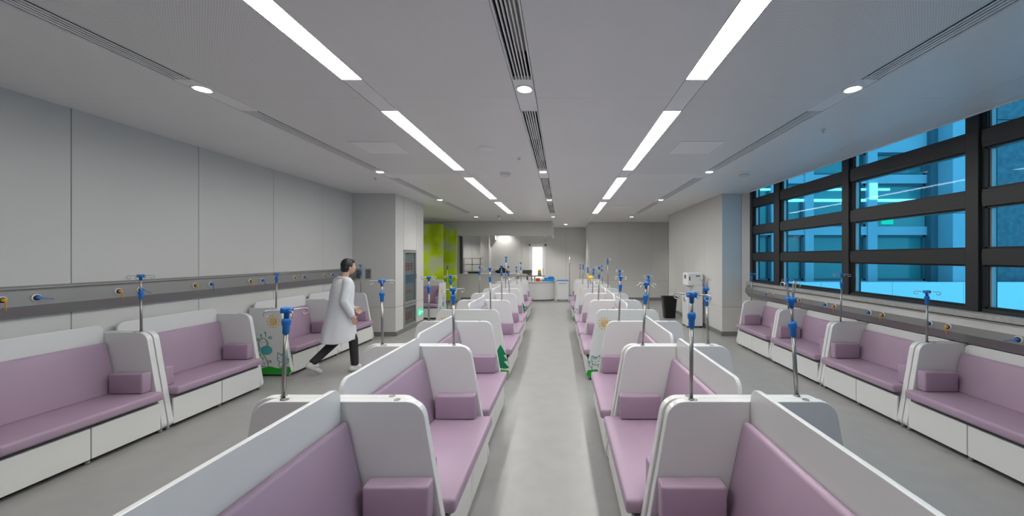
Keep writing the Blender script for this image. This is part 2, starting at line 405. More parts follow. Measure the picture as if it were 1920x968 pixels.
# back wall on the right, corridor recess
YB = 15.0
wb = setting('wall_back')
MB().box((1.15, YB+.03, 0), (7, YB+.15, CEIL+.3), 'backing').build('backing_board', wb)
xb = [1.12, 2.4, 3.7, 5.0, 6.3]
for a, b in zip(xb[:-1], xb[1:]):
    for z0, z1 in ((.12, .82), (.826, CEIL+.02)):
        MB().box((a+.002, YB, z0), (b-.002, YB+.03, z1), 'wall_panel', .002).build('wall_panel', wb)
MB().box((1.12, YB-.004, 0), (6.3, YB+.02, .12), 'skirting').build('skirting', wb)
MB().box((1.12, YB+.03, 0), (1.15, 17.7, CEIL), 'wall_panel').build('corridor_side', wb)
MB().box((1.09, 15.5, 0), (1.12, 15.62, 2.6), 'laminate').build('door_jamb', wb)
MB().box((1.10, 16.6, 0), (1.12, 16.7, 2.6), 'laminate').build('door_jamb', wb)
wc = setting('wall_corridor')
MB().box((-7.9, 17.76, 0), (-1.62, 17.85, CEIL+.3), 'backing').box((-.78, 17.76, 0), (1.15, 17.85, CEIL+.3), 'backing').build('backing_board', wc)
for a, b in ((-7.9, -5.6), (-5.6, -4.4), (-4.4, -3.2), (-3.2, -2.0), (-2.0, -1.62), (-.78, .2), (.2, 1.15)):
    MB().box((a+.002, 17.7, 0), (b-.002, 17.75, CEIL+.02), 'wall_panel', .002).build('wall_panel', wc)
MB().box((-1.62, 17.7, 2.42), (-.78, 17.75, CEIL), 'wall_panel').build('wall_panel', wc)
MB().box((-3.85, 17.1, 0), (-3.45, 17.7, CEIL), 'wall_panel').build('column', wc)
MB().box((-3.45, 17.3, 2.62), (-3.2, 17.7, CEIL), 'wall_panel').build('column', wc)
d = setting('door_1', (-1.2, 17.7, 0))
f = MB().box((-.42, -.02, 0), (-.34, .05, 2.42), 'laminate').box((.34, -.02, 0), (.42, .05, 2.42), 'laminate').box((-.42, -.02, 2.34), (.42, .05, 2.42), 'laminate').build('door_frame', d)
MB().box((-.34, .0, 0), (.34, .04, 2.34), 'cab_white').build('door_leaf', d)
MB().box((-.25, -.006, .75), (.24, .0, 2.28), 'door_lit').build('lit_glazing', d)
MB().box((.26, -.05, 1.0), (.28, -.02, 1.25), 'steel').box((.26, -.03, 1.1), (.28, .0, 1.14), 'steel').build('door_handle', d)
# nurse station front: bulkhead, low counter wall
ns_ = setting('wall_nurse_station')
MB().box((-7.9, 14.6, 2.66), (-.43, 14.72, CEIL+.02), 'wall_panel', .003).build('bulkhead', ns_)
MB().box((-.43, 14.58, 2.66), (-.39, 17.0, CEIL+.02), 'laminate').build('bulkhead_end', ns_)
MB().box((-7.9, 15.2, 0), (-4.25, 15.3, CEIL), 'wall_panel').build('wall_panel', ns_)
for a, b in ((-4.25, -3.45), (-3.45, -2.65), (-2.65, -1.85)):
    MB().box((a+.002, 15.2, .1), (b-.002, 15.3, 1.06), 'wall_panel', .002).build('counter_panel', ns_)
MB().box((-4.25, 15.16, 1.06), (-1.85, 15.7, 1.10), 'laminate', .004).build('counter_top', ns_)
MB().box((-4.25, 15.21, 0), (-1.85, 15.3, .1), 'skirting').build('skirting', ns_)
MB().box((-4.27, 15.15, 1.1), (-4.17, 15.3, 2.66), 'dark_grey').build('post', ns_)
MB().box((-.72, 14.62, 2.60), (-.66, 14.7, 2.66), 'laminate').build('post', ns_)
wr_ = struct(MB().box((-8, -3.2, 0), (7, -2.8, CEIL+.45), 'wall_panel').build('wall_rear'))
wf = struct(MB().box((-7.95, PE, 0), (-7.85, 20, CEIL+.45), 'wall_panel').build('wall_bay_left'))
wg = struct(MB().box((6.3, QE-.03, 0), (6.4, YB+.1, CEIL+.45), 'wall_panel').build('wall_bay_right'))
wh = struct(MB().box((4.3, QE-.03, 0), (6.4, QE+.0, CEIL+.45), 'wall_panel').build('wall_bay_front'))
# left open area beyond the pillar: lime art screens
def screen(x0, x1, y, h, lab, rz):
    t = thing('art_screen', lab, 'art panel', ((x0+x1)/2, y, 0), rz, 'lime green art panels')
    wd = (x1-x0); n = 2
    for i in range(n):
        MB().box((-wd/2+wd/n*i+.002, -.02, .1), (-wd/2+wd/n*(i+1)-.002, .02, h), 'lime_art', .002).build('glass_panel', t)
    MB().box((-wd/2, -.03, 0), (wd/2, .03, .1), 'skirting').build('base_rail', t)
screen(-5.9, -4.36, 13.3, 3.0, 'lime green leaf-printed glass screen right of the left pillar, nearer of the two', .02)
screen(-4.75, -4.12, 14.2, 2.88, 'lime green leaf-printed glass screen beside the nurse station, farther of the two', -.02)

# right wall below the windows, sill and windows
WR = 4.25
wrt = setting('wall_right')
MB().box((WR+.03, -3, 0), (WR+.14, 8.3, 1.2), 'backing').build('backing_board', wrt)
yr = [-2.8, -1.6, -.4, .8, 2.0, 3.2, 4.4, 5.6, 6.8, 8.2]
for a, b in zip(yr[:-1], yr[1:]):
    MB().box((WR, a+.002, .1), (WR+.03, b-.002, 1.2), 'wall_panel', .002).build('wall_panel', wrt)
MB().box((WR-.004, -2.8, 0), (WR+.02, 8.2, .1), 'skirting').build('skirting', wrt)
MB().prism([(4.12, 1.186), (4.30, 1.186), (4.30, 1.246), (4.12, 1.240)], 'y', -2.8, 8.12, 'sill_stone', .003).build('window_sill', wrt)
# window wall
WX = 4.215
muls = [(8.02, 8.24), (7.02, 7.235), (5.31, 5.47), (3.645, 3.795), (1.97, 2.12), (.30, .45), (-1.4, -1.25), (-2.9, -2.78)]
zr = [(1.246, 1.283), (1.72, 1.883), (2.306, 2.478), (2.90, 3.08), (3.50, 3.68)]
zp = [(1.283, 1.72), (1.883, 2.306), (2.478, 2.90), (3.08, 3.50)]
for k in range(len(muls)-1):
    y1 = muls[k][0]; y0 = muls[k+1][1]
    wn = setting('window_%d' % (k+1), (WX, (y0+y1)/2, 1.246)); wn.location = (0, 0, 0)
    # vertical post at the far side: wide dark face with grooves on the near side
    a, b = muls[k]
    MB().box((WX, a+.03, 1.246), (WX+.16, b, 3.68), 'frame_dark', .003).build('mullion', wn)
    MB().box((WX+.035, a, 1.246), (WX+.16, a+.03, 3.68), 'frame_dark').build('mullion_rebate', wn)
    for z0, z1 in zr:
        MB().box((WX+.004, y0, z0), (WX+.15, y1, z1), 'frame_dark', .003).build('transom', wn)
        if z1-z0 > .1:
            MB().box((WX+.0, y0, (z0+z1)/2-.045), (WX+.004, y1, (z0+z1)/2+.045), 'frame_dark').build('transom_cover', wn)
    for z0, z1 in zp:
        g = MB()
        for q in ((y0, z0, y0+.022, z1), (y1-.022, z0, y1, z1), (y0, z0, y1, z0+.018), (y0, z1-.018, y1, z1)):
            g.box((WX+.035, q[0], q[1]), (WX+.10, q[2], q[3]), 'frame_black')
        g.build('sash', wn)
        MB().box((WX+.06, y1-.040, z0+.018), (WX+.10, y1-.022, z1-.018), 'frame_alu').build('sash_edge', wn)
        MB().box((WX+.075, y0+.022, z0+.018), (WX+.081, y1-.022, z1-.018), 'tint_glass').build('pane', wn)

# outside: the opposite wing across the courtyard
ext = thing('opposite_building', 'pale panelled building wing with large windows seen through the blue glass', 'building', (0, 12.0, 0))
S = F/12.0
def ex(x): return (x-VX)/S
def ez(y): return CH-(y-VY)/S
xs = [4.4, ex(1448), ex(1465), ex(1508), ex(1524), ex(1625), ex(1643), ex(1737)]
rows = [(ez(527), ez(441)), (ez(425), ez(344)), (ez(328), ez(286)), (7.2, 8.6)]
MB().box((4.4, .3, -2), (ex(1760), .5, 9), 'facade_panel').build('wall', ext)
for (x0, x1) in ((4.4, ex(1412)), (ex(1448)-.05, ex(1465)), (ex(1508), ex(1524)), (ex(1625), ex(1643))):
    MB().box((x0, -.05, -2), (x1, .3, 9), 'facade_light').build('pier', ext)
for z0, z1 in ((-2, ez(527)), (ez(441), ez(425)), (ez(344), ez(328)), (ez(286), 7.2)):
    MB().box((4.4, -.02, z0), (ex(1737), .3, z1), 'facade_light').build('spandrel', ext)
cols = [(ex(1412), ex(1448)-.05), (ex(1465), ex(1508)), (ex(1524), ex(1625)), (ex(1643), ex(1737))]
for z0, z1 in rows:
    for (x0, x1) in cols:
        fr_ = MB()
        for q in ((x0, z0, x0+.07, z1), (x1-.07, z0, x1, z1), (x0, z0, x1, z0+.07), (x0, z1-.07, x1, z1)):
            fr_.box((q[0], .05, q[1]), (q[2], .14, q[3]), 'ext_joint')
        wobj = fr_.build('window', ext)
        MB().box((x0+.07, .12, z0+.07), (x1-.07, .13, z1-.07), 'facade_glass').build('pane', wobj)
# lit corridor behind the upper storey
MB().box((ex(1400), .02, ez(378)), (ex(1720), .08, ez(373)), 'ext_lit').build('light_strip', ext)
MB().box((ex(1400), .02, ez(357)), (ex(1670), .08, ez(353)), 'ext_lit').build('light_strip', ext)
MB().box((ex(1628), -.08, ez(375)), (ex(1642), -.05, ez(344)), 'ext_lit').build('lit_panel', ext)
MB().box((ex(1645), .02, ez(428)), (ex(1735), .12, ez(400)), 'facade_room').build('lit_window_strip', ext)
s_ = MB().box((ex(1652), -.02, ez(421)), (ex(1674), .02, ez(411)), 'sign_green')
s_.build('exit_sign', ext)
# big pier and concrete side wall
MB().box((ex(1737), -.15, -2), (ex(1750), .3, 9), 'ext_joint').build('recess', ext)
MB().box((ex(1750), -.6, -2), (ex(1781), .3, ez(404)), 'facade_light').build('pier', ext)
MB().box((ex(1750), -.6, ez(403)), (ex(1781), .3, 9), 'facade_light').build('pier', ext)
for z0, z1 in ((-2, 1.6), (1.62, 3.9), (3.92, 6.2), (6.22, 9)):
    for a, b in ((ex(1781), 14.9), (14.92, 17.4), (17.42, 20), (20.02, 24)):
        MB().box((a, -.35, z0), (b, .2, z1), 'concrete', .01).build('concrete_panel', ext)
pw = thing('parapet_wall', 'white panelled low wall across the courtyard below the facade windows', 'wall', (0, 11.2, 0))
xp = [4.6, 6.6, 8.0, 10.2, 12.4, 14.6, 16.8, 19]
for a, b in zip(xp[:-1], xp[1:]):
    MB().box((a+.006, 0, -2), (b-.006, .12, 1.02), 'parapet_white', .004).build('parapet_panel', pw)
fz = struct(MB().box((4.5, -6, -2.2), (30, 13, -2), 'ext_floor').build('floor_courtyard'))

# ================================================================== RAILS
def rail(name, lab, X, s, pts, y0, y1):
    t = thing(name, lab, 'wall rail', (X, y0, 0))
    n = 3; Ls = (y1-y0)/n
    MB().prism([(p[0]*s, p[1]) for p in pts], 'y', 0, y1-y0, 'rail_metal', .003).build('channel', t)
    return t
rl = rail('service_rail', 'long grey metal medical service rail along the left wall', WL, 1,
          [(0, 1.545), (.035, 1.545), (.055, 1.515), (.10, 1.505), (.11, 1.375), (.05, 1.275), (0, 1.27)], -2.6, 8.2)
MB().box((.035, 0, 1.52), (.06, 10.8, 1.532), 'rail_light').build('trim_strip', rl)
rr = rail('service_rail', 'long grey metal medical service rail under the windows', WR, -1,
          [(0, 1.18), (.13, 1.18), (.155, 1.165), (.185, 1.10), (.19, 1.02), (.10, .915), (0, .915)], -2.6, 8.05)
MB().box((-.158, 0, 1.165), (-.145, 10.65, 1.176), 'rail_light').build('trim_strip', rr)

def outlet(X, s, Y, Z, color, ang, lab):
    t = thing('gas_outlet', lab, 'gas outlet', (X, Y, Z), 0, 'gas outlets on the service rails')
    MB().lathe([(.032, 0), (.032, .008*s), (.026, .012*s), (.024, .012*s)], 'white_ring', axis='x', n=24).build('outer_ring', t)
    MB().lathe([(.024, .010*s), (.024, .016*s), (.018, .018*s), (.0, .018*s)], 'black', axis='x', n=20, cap=False).build('inner_ring', t)
    MB().lathe([(.015, .018*s), (.015, .035*s), (.010, .040*s), (0, .040*s)], 'orange' if color == 'o' else 'blue_key', axis='x', n=16, cap=False).build('knob', t)
    if ang is not None:
        a = math.radians(ang); l = .085
        MB().tube([(.034*s, 0, 0), (.040*s, .3*l*math.sin(a), -.3*l*math.cos(a)), (.040*s, l*math.sin(a), -l*math.cos(a))], [.0038, .0038, .0045],
                  'orange' if color == 'o' else 'blue_key', 6).build('tag_strap', t)
XL = WL+.103
lo_ = [(2, 'o', 0), (67, 'b', 75), (221, 'o', 5), (262, 'b', 60), (365, 'o', 0), (395, 'b', 0), (469, 'o', 0), (491, 'b', 20), (552, 'o', None), (569, 'b', 65), (608, 'o', 80), (622, 'b', None)]
for i, (x, c, a) in enumerate(lo_):
    Y = F*XL/(x-VX)
    outlet(XL, 1, Y, 1.44, c, a, '%s outlet on the left wall rail, %s pair from the camera' % ('yellow-orange' if c == 'o' else 'blue', ORD[i//2]))
XR = WR-.183
ro = [(1439, 'b', None), (1450, 'o', None), (1489, 'b', None), (1500, 'o', 0), (1549, 'b', 50), (1565.4, 'o', -8), (1631, 'b', None), (1656, 'o', 0), (1744, 'b', 0), (1779, 'o', -12), (1911, 'b', 70)]
rn = ['farthest', 'farthest', 'second farthest', 'second farthest', 'third farthest', 'third farthest', 'third nearest', 'third nearest', 'second nearest', 'second nearest', 'nearest']
for i, (x, c, a) in enumerate(ro):
    Y = F*XR/(x-VX)
    outlet(XR, -1, Y, 1.065, c, a, '%s outlet on the rail under the windows, of the %s pair' % ('yellow-orange' if c == 'o' else 'blue', rn[i]))

# ================================================================== BENCHES
Lb = 1.2; PT = .052
def panel_outline(h, dbl):
    k = .168; bt = .615; tp = bt-k*h
    if dbl: return fillet([(-bt, .03), (bt, .03), (tp, h), (-tp, h)], [.055, .055, .10, .10], 7)
    return fillet([(-.03, .03), (bt, .03), (tp, h), (-.03, h)], [0, .055, .10, 0], 7)
MESH = {}
def cached(key, fn):
    if key not in MESH: MESH[key] = fn()
    return MESH[key]
def m_panel(h, dbl): return MB().prism(panel_outline(h, dbl), 'y', 0, PT-.001, 'laminate', .004, 2).mesh('end_panel')
def m_spine(hs): return MB().prism(fillet([(0, .06), (Lb-2*PT-.002, .06), (Lb-2*PT-.002, hs), (0, hs)], [0, 0, .065, .065], 6), 'x', -.0125, .0125, 'laminate', .003, 2).mesh('spine_board')
def m_seat(s):
    return MB().box((min(s*.05, s*.64), .0, .35), (max(s*.05, s*.64), Lb-2*PT-.004, .435), 'purple', .022, 3).mesh('seat_cushion', True)
def m_back(s, zt):
    top = .055 if zt > .85 else .06
    return MB().prism([(s*.015, .43), (s*.165, .43), (s*top, zt), (s*.015, zt)], 'y', 0, Lb-2*PT-.006, 'purple', .018, 3).mesh('back_cushion', True)
def m_arm(s):
    return MB().box((min(s*.175, s*.51), 0, .437), (max(s*.175, s*.51), .092, .636), 'purple', .014, 3).mesh('armrest', True)
def m_drawer(s):
    w_ = (Lb-2*PT)/2-.008
    b = MB().box((min(s*.578, s*.597), 0, .045), (max(s*.578, s*.597), w_, .315), 'drawer_white', .003, 1)
    return b.mesh('drawer')
def m_foot(): return MB().lathe([(.018, 0), (.018, .03), (.010, .032), (.010, .05)], 'plinth', n=12).mesh('foot')
def m_base(dbl, s):
    x0, x1 = (-.572, .572) if dbl else ((-.02, .572) if s > 0 else (-.572, .02))
    return MB().box((x0, 0, .05), (x1, Lb-2*PT-.002, .30), 'plinth').box((x0*.97, .01, .30), (x1*.97, Lb-2*PT-.012, .35), 'plinth').mesh('base')

def poly_disc(b, cx_, cz, rx, rz, m, y=-.0016, n=18):
    b.prism([(cx_+rx*math.cos(2*PI*i/n), cz+rz*math.sin(2*PI*i/n)) for i in range(n)], 'y', y, 0, m)
def stroke(b, pts, r, m, y=-.0020):
    """flat painted line along 2D points"""
    for (a, c) in zip(pts[:-1], pts[1:]):
        a = Vector(a); c = Vector(c); d = (c-a)
        if d.length < 1e-5: continue
        d.normalize(); n = Vector((-d.y, d.x))*r; a = a-d*r*.4; c = c+d*r*.4
        b.prism([tuple(a-n), tuple(c-n), tuple(c+n), tuple(a+n)], 'y', y, 0, m)
def art(parent, s, h=1.02, tree=True, skip_left=False):
    """painted animals on the outer face of an end panel; s mirrors. drawn in local x,z on plane y=0 facing -y"""
    mk = lambda lst: [(s*p[0], p[1]) for p in lst]
    # sun
    b = MB(); sx_, sz = .335*s, .828
    poly_disc(b, sx_, sz, .052, .052, 'art_sun_pale', -.0012, 22)
    sp = [(sx_+(.008+.040*t/22)*math.cos(t*.62), sz+(.008+.040*t/22)*math.sin(t*.62)) for t in range(23)]
    stroke(b, sp, .0045, 'art_sun')
    ring = [(sx_+.052*math.cos(2*PI*i/22), sz+.052*math.sin(2*PI*i/22)) for i in range(23)]; stroke(b, ring, .004, 'art_sun')
    for i in range(12):
        a = 2*PI*i/12; c, d_ = math.cos(a), math.sin(a)
        stroke(b, [(sx_+.074*c, sz+.074*d_), (sx_+.098*c, sz+.098*d_)], .011, 'art_sun_pale', -.0012)
        stroke(b, [(sx_+.076*c, sz+.076*d_), (sx_+.096*c, sz+.096*d_)], .006, 'art_sun')
    b.build('sun_print', parent)
    # giraffe: head, snout, horns, neck, spots, body
    b = MB(); G = lambda p: (s*p[0], p[1])
    poly_disc(b, s*.185, .485, .070, .085, 'art_mint', -.0008)
    poly_disc(b, s*.175, .50, .052, .07, 'sign_paper' if False else 'laminate', -.0011)
    poly_disc(b, s*.232, .395, .080, .062, 'art_teal', -.0015)
    stroke(b, [(s*.232+.082*math.cos(2*PI*i/20), .395+.064*math.sin(2*PI*i/20)) for i in range(21)], .0048, 'art_line')
    stroke(b, [(s*.185+.072*math.cos(a/10*PI), .485+.087*math.sin(a/10*PI)) for a in range(-2, 13)], .0048, 'art_grey')
    for hx, hz in ((.15, .625), (.215, .66)):
        stroke(b, mk([(hx+.01, hz-.06), (hx, hz)]), .007, 'art_line'); poly_disc(b, s*hx, hz, .015, .015, 'art_line')
    for ex_, ez_ in ((.10, .555), (.285, .585)):
        poly_disc(b, s*ex_, ez_, .030, .017, 'art_mint', -.0012); stroke(b, [(s*ex_+.03*math.cos(2*PI*i/12), ez_+.018*math.sin(2*PI*i/12)) for i in range(13)], .003, 'art_grey')
    for ex_ in (.155, .20): stroke(b, mk([(ex_-.012, .515), (ex_, .522), (ex_+.012, .515)]), .003, 'art_grey')
    stroke(b, mk([(.13, .43), (.10, .30), (.09, .20), (.12, .16), (.21, .155)]), .0052, 'art_grey')
    stroke(b, mk([(.18, .345), (.22, .28), (.25, .215), (.30, .213), (.30, .235), (.26, .24)]), .0052, 'art_grey')
    stroke(b, mk([(.21, .155), (.24, .135), (.26, .155), (.25, .215)]), .0052, 'art_grey')
    stroke(b, mk([(.12, .16), (.10, .135), (.07, .15)]), .0052, 'art_grey')
    for (qx, qz, r1) in ((.14, .33, .022), (.17, .27, .02), (.13, .22, .024), (.20, .20, .018), (.12, .40, .018)):
        poly_disc(b, s*qx, qz, r1, r1*1.2, 'art_mint', -.0012, 10)
    b.build('giraffe_print', parent)
    # striped kitten
    b = MB(); kx, kz = .475, .275
    head = [(kx-.075, kz-.03), (kx-.075, kz+.03), (kx-.068, kz+.085), (kx-.035, kz+.06), (kx+.01, kz+.06), (kx+.045, kz+.08), (kx+.05, kz+.02), (kx+.045, kz-.03), (kx, kz-.055), (kx-.05, kz-.05), (kx-.075, kz-.03)]
    stroke(b, mk(head), .0052, 'art_line')
    for q in (-.02, .0, .02): stroke(b, mk([(kx+q, kz+.058), (kx+q, kz+.03)]), .006, 'art_teal')
    for q in (-.065, .035): stroke(b, mk([(kx+q, kz+.0), (kx+q+.018, kz+.0)]), .005, 'art_teal')
    for q in (-.03, .015): poly_disc(b, s*(kx+q), kz-.003, .005, .007, 'art_grey', -.002, 8)
    stroke(b, mk([(kx-.012, kz-.022), (kx-.006, kz-.028), (kx+.001, kz-.022)]), .003, 'art_grey')
    stroke(b, mk([(kx-.05, kz-.05), (kx-.055, kz-.12), (kx-.03, kz-.135), (kx-.005, kz-.12), (kx+.03, kz-.135), (kx+.05, kz-.11), (kx+.04, kz-.04)]), .0052, 'art_line')
    stroke(b, mk([(kx+.05, kz-.10), (kx+.09, kz-.06), (kx+.085, kz-.03)]), .0052, 'art_line')
    poly_disc(b, s*(kx+.085), kz-.015, .016, .024, 'art_teal'); poly_disc(b, s*(kx+.085), kz-.005, .007, .009, 'art_mint', -.002)
    b.build('kitten_print', parent)
    if tree:
        b = MB(); T = -.48
        for (z0, z1, w_) in ((.36, .52, .085), (.27, .42, .105), (.165, .33, .13)):
            b.prism(mk([(T-w_, z0+.012), (T-w_*.5, z0), (T, z0+.01), (T+w_*.5, z0), (T+w_*.99, z0+.012), (T, z1)]), 'y', -.0012-.0002*z0, 0, 'art_pine')
        poly_disc(b, s*(T+.06), .30, .035, .045, 'art_teal', -.0020); poly_disc(b, s*(T+.06), .305, .02, .028, 'art_mint', -.0024)
        b.build('tree_print', parent)
    # grass along the foot
    b = MB(); k = .168; zt = .15; lo = -.60 if tree else -.025; n = 14
    top = [(lo+(.585-lo)*i/n, zt+.014*math.sin(i*1.1)-.012) for i in range(n+1)]
    if tree: poly = fillet([(lo, .034), (.60, .034)], [0, 0]) ; poly = [(-.57, .034), (.57, .034), (.606, .08)] + top[::-1] + [(-.606, .08)]
    else: poly = [(lo, .034), (.57, .034), (.606, .08)] + top[::-1]
    b.prism(mk(poly), 'y', -.0010, 0, 'art_grass')
    if tree: b.prism(mk([(-.57, .034), (-.50, .034), (-.47, .125), (-.59, .12), (-.606, .08)]), 'y', -.0016, 0, 'art_lime')
    b.build('grass_print', parent)

def bench(X, Y, lab, group, sides=(1, -1), h=1.03, hs=1.11, zt=.93, deco=0, decoend=False, rz=0, name='hospital_bench'):
    t = thing(name, lab, 'bench', (X, Y, 0), rz, group)
    dbl = len(sides) == 2; s0 = sides[0]
    pm = cached(('p', h, dbl), lambda: m_panel(h, dbl))
    for i, yy_ in enumerate((0, Lb-PT)):
        o = link('end_panel', pm, t, (0, yy_, 0))
        if not dbl and s0 < 0: o.scale = (-1, 1, 1)
        for s in sides:
            k = link('pole_socket', cached('sock', lambda: MB().lathe([(.017, 0), (.017, .0025), (.011, .0025), (.010, .001), (0, .001)], 'rail_metal', n=16, cap=False).mesh('pole_socket')), o, (.30*(s if dbl else 1), PT/2, h))
        if deco and i == 0:
            o['label'] = 'end panel printed with a sun, a giraffe and a kitten on green grass'
            art(o, deco if dbl else 1, tree=dbl)
        if decoend and i == 1:
            o['label'] = 'end panel printed with a sun, a giraffe and a kitten on green grass'
            hold = bpy.data.objects.new('print_board', MB().box((.02, -.0012, .05), (.45, 0, h-.12), 'laminate').mesh('print_board')); COL.objects.link(hold)
            bpy.data.objects.remove(hold)
            art_back(o)
    link('spine_board', cached(('s', hs), lambda: m_spine(hs)), t, (0, PT+.001, 0))
    link('base', cached(('b', dbl, s0), lambda: m_base(dbl, s0)), t, (0, PT+.001, 0))
    for s in sides:
        link('seat_cushion', cached(('seat', s), lambda: m_seat(s)), t, (0, PT+.002, 0))
        link('back_cushion', cached(('back', s, zt), lambda: m_back(s, zt)), t, (0, PT+.003, 0))
        am = cached(('arm', s), lambda: m_arm(s))
        link('armrest', am, t, (0, PT+.004, 0)); link('armrest', am, t, (0, Lb-PT-.096, 0))
        dm = cached(('dr', s), lambda: m_drawer(s)); w_ = (Lb-2*PT)/2
        link('drawer', dm, t, (0, PT+.004, 0)); link('drawer', dm, t, (0, PT+w_+.004, 0))
        for yy_ in (.03, Lb/2, Lb-.03): link('foot', cached('foot', m_foot), t, (s*.56, yy_, 0))
    return t
def art_back(o):
    """prints on the far outer face (local +y) of a single-sided end panel"""
    h = bpy.data.objects.new('picture_print', None)
    bpy.data.objects.remove(h)
    b = MB()
    # compact drawing facing +y: sun, giraffe, tree, grass
    y0, y1 = PT-.001, PT+.0012
    def disc(cx_, cz, rx, rz, m): b.prism([(cx_+rx*math.cos(2*PI*i/16), cz+rz*math.sin(2*PI*i/16)) for i in range(16)], 'y', y0, y1, m)
    disc(.16, .80, .05, .05, 'art_sun')
    for i in range(12):
        a = 2*PI*i/12; disc(.16+.085*math.cos(a), .80+.085*math.sin(a), .010, .010, 'art_sun')
    b.build('sun_print', o); b = MB()
    disc(.30, .42, .05, .09, 'art_teal'); disc(.28, .56, .035, .08, 'art_mint'); disc(.36, .26, .07, .05, 'art_mint')
    disc(.26, .66, .012, .012, 'art_line'); disc(.31, .67, .012, .012, 'art_line')
    b.build('giraffe_print', o); b = MB()
    for z0, z1, w_ in ((.36, .52, .05), (.26, .42, .065), (.14, .33, .08)): b.prism([(.10-w_, z0), (.10+w_, z0), (.10, z1)], 'y', y0, y1, 'art_pine')
    b.build('tree_print', o); b = MB()
    b.prism([(-.02, .034), (.57, .034), (.60, .08), (.58, .14), (.3, .15), (-.02, .14)], 'y', y0, y1, 'art_grass')
    b.build('grass_print', o)

# centre rows
ys = [.78, 1.98, 3.185, 5.30, 6.50, 7.70, 10.15, 11.35]
grp = {0: 'in the front group', 1: 'in the front group', 2: 'in the front group', 3: 'in the middle group behind the printed sun panel', 4: 'in the middle group', 5: 'in the middle group', 6: 'in the rear group', 7: 'in the rear group'}
for row, sd in ((0, 'left'), (1, 'right')):
    for i, y in enumerate(ys):
        ym = y+.6
        X = (-1.13-.0426*ym) if row == 0 else (1.03-.0124*ym)
        if i == 3: lab = 'double-sided purple bench with animal print end panel, middle of the row %s of the aisle' % sd
        elif i == 6: lab = 'double-sided purple bench with printed end panel, far back in the row %s of the aisle' % sd
        else: lab = '%s double-sided white and purple bench from the camera, row %s of the aisle' % (ORD[i], sd)
        bench(X, y, lab, 'double benches of the %s centre row' % sd, deco=-1 if i in (3, 6) else 0)
def rowX(row, y): return (-1.13-.0426*y) if row == 0 else (1.03-.0124*y)
# left wall benches
for i, y in enumerate((2.545, 3.755, 5.455, 6.655)):
    lab = ['nearest purple bench against the left wall, cut by the frame edge', 'second purple bench against the left wall, just before the printed panel',
           'left wall bench whose end panel shows sun, giraffe and kitten', 'farthest left wall bench, behind the walking person and beside the pillar'][i]
    bench(-4.68, y, lab, 'benches along the left wall', sides=(1,), deco=1 if i == 2 else 0)
for i, y in enumerate((2.60, 3.81, 5.02, 6.23)):
    lab = '%s purple bench under the windows%s' % (['nearest', 'second', 'third', 'farthest'][i], [', cut by the frame edge', '', '', ', beside the right pillar'][i])
    bench(4.17, y, lab, 'benches under the windows', sides=(-1,), h=.905, hs=.905, zt=.81)
# bench beyond the left pillar, facing the camera
bench(-3.55-Lb, 11.05, 'purple bench facing the camera beyond the left pillar, before the lime screen', 'bench beyond the pillar', sides=(-1,), rz=0).name = 'hospital_bench_tmp'
tb = bpy.data.objects['hospital_bench_tmp']; tb.name = 'hospital_bench'
# local -x side must face -Y: rotate +90deg, local y runs to -X
tb.rotation_euler = (0, 0, PI/2); tb.location = (-3.55, 11.05, 0)
ep = [c for c in tb.children if c.name.startswith('end_panel')][0]
def art_front_mirror(o): art(o, 1, tree=False)
art_front_mirror(ep); ep['label'] = 'end panel printed with a sun, a giraffe and a kitten on green grass'

# ================================================================== IV POLES
def m_hook(up=False):
    b = MB()
    if not up:
        p = [(.012, 0, 0), (.05, 0, .003), (.085, 0, .004)]
        p += [(.085+.016*math.sin(a), 0, .004-.016+.016*math.cos(a)) for a in [k*PI/6 for k in range(1, 10)]]
    else:
        p = [(.014, 0, .01), (.020, 0, .05), (.030, 0, .085)]
        p += [(.030+.012-.012*math.cos(a), 0, .085+.012*math.sin(a)) for a in [k*PI/6 for k in range(1, 9)]]
    return b.tube(p, .0030, 'wire_steel', 6).mesh('hook')
def m_hub():
    b = MB().lathe([(.012, -.040), (.013, -.012), (.022, -.010), (.025, -.004), (.025, .014), (.020, .018), (0, .018)], 'blue_plastic', n=20)
    for k in range(4):
        a = k*PI/2+.4; c, s = math.cos(a), math.sin(a)
        b.lathe([(.008, -.010), (.009, .012), (.007, .019)], 'blue_plastic', (c*.021, s*.021, 0), n=8)
    return b.mesh('hook_hub')
def m_collar(): return MB().lathe([(.0135, -.084), (.016, -.080), (.0165, -.042), (.021, -.032), (.0225, -.014), (.018, -.002), (.013, 0)], 'blue_plastic', n=20).mesh('clamp_collar')
def iv_pole(base, top, gap, lab, group, up=False, rz=.2):
    base = Vector(base); top = Vector(top); Ln = (top-base).length
    q = Vector((0, 0, 1)).rotation_difference((top-base).normalized()) @ Quaternion((0, 0, 1), rz)
    t = thing('iv_pole', lab, 'drip stand', base, 0, group); t.rotation_mode = 'QUATERNION'; t.rotation_quaternion = q
    hz = Ln-.018; cz = hz-.040-gap
    MB().tube([(0, 0, 0), (0, 0, cz-.075)], .0105, 'steel', 14).lathe([(.0155, 0), (.0155, .006), (.011, .009)], 'steel', n=14, cap=False).build('pole', t)
    MB().tube([(0, 0, cz-.08), (0, 0, hz-.02)], .0078, 'steel', 12).build('inner_tube', t)
    link('clamp_collar', cached('col', m_collar), t, (0, 0, cz)); link('hook_hub', cached('hub', m_hub), t, (0, 0, hz))
    for k in range(4):
        o = link('hook', cached(('hook', up), lambda: m_hook(up)), t, (0, 0, hz+.004)); o.rotation_euler = (0, 0, k*PI/2+.4)
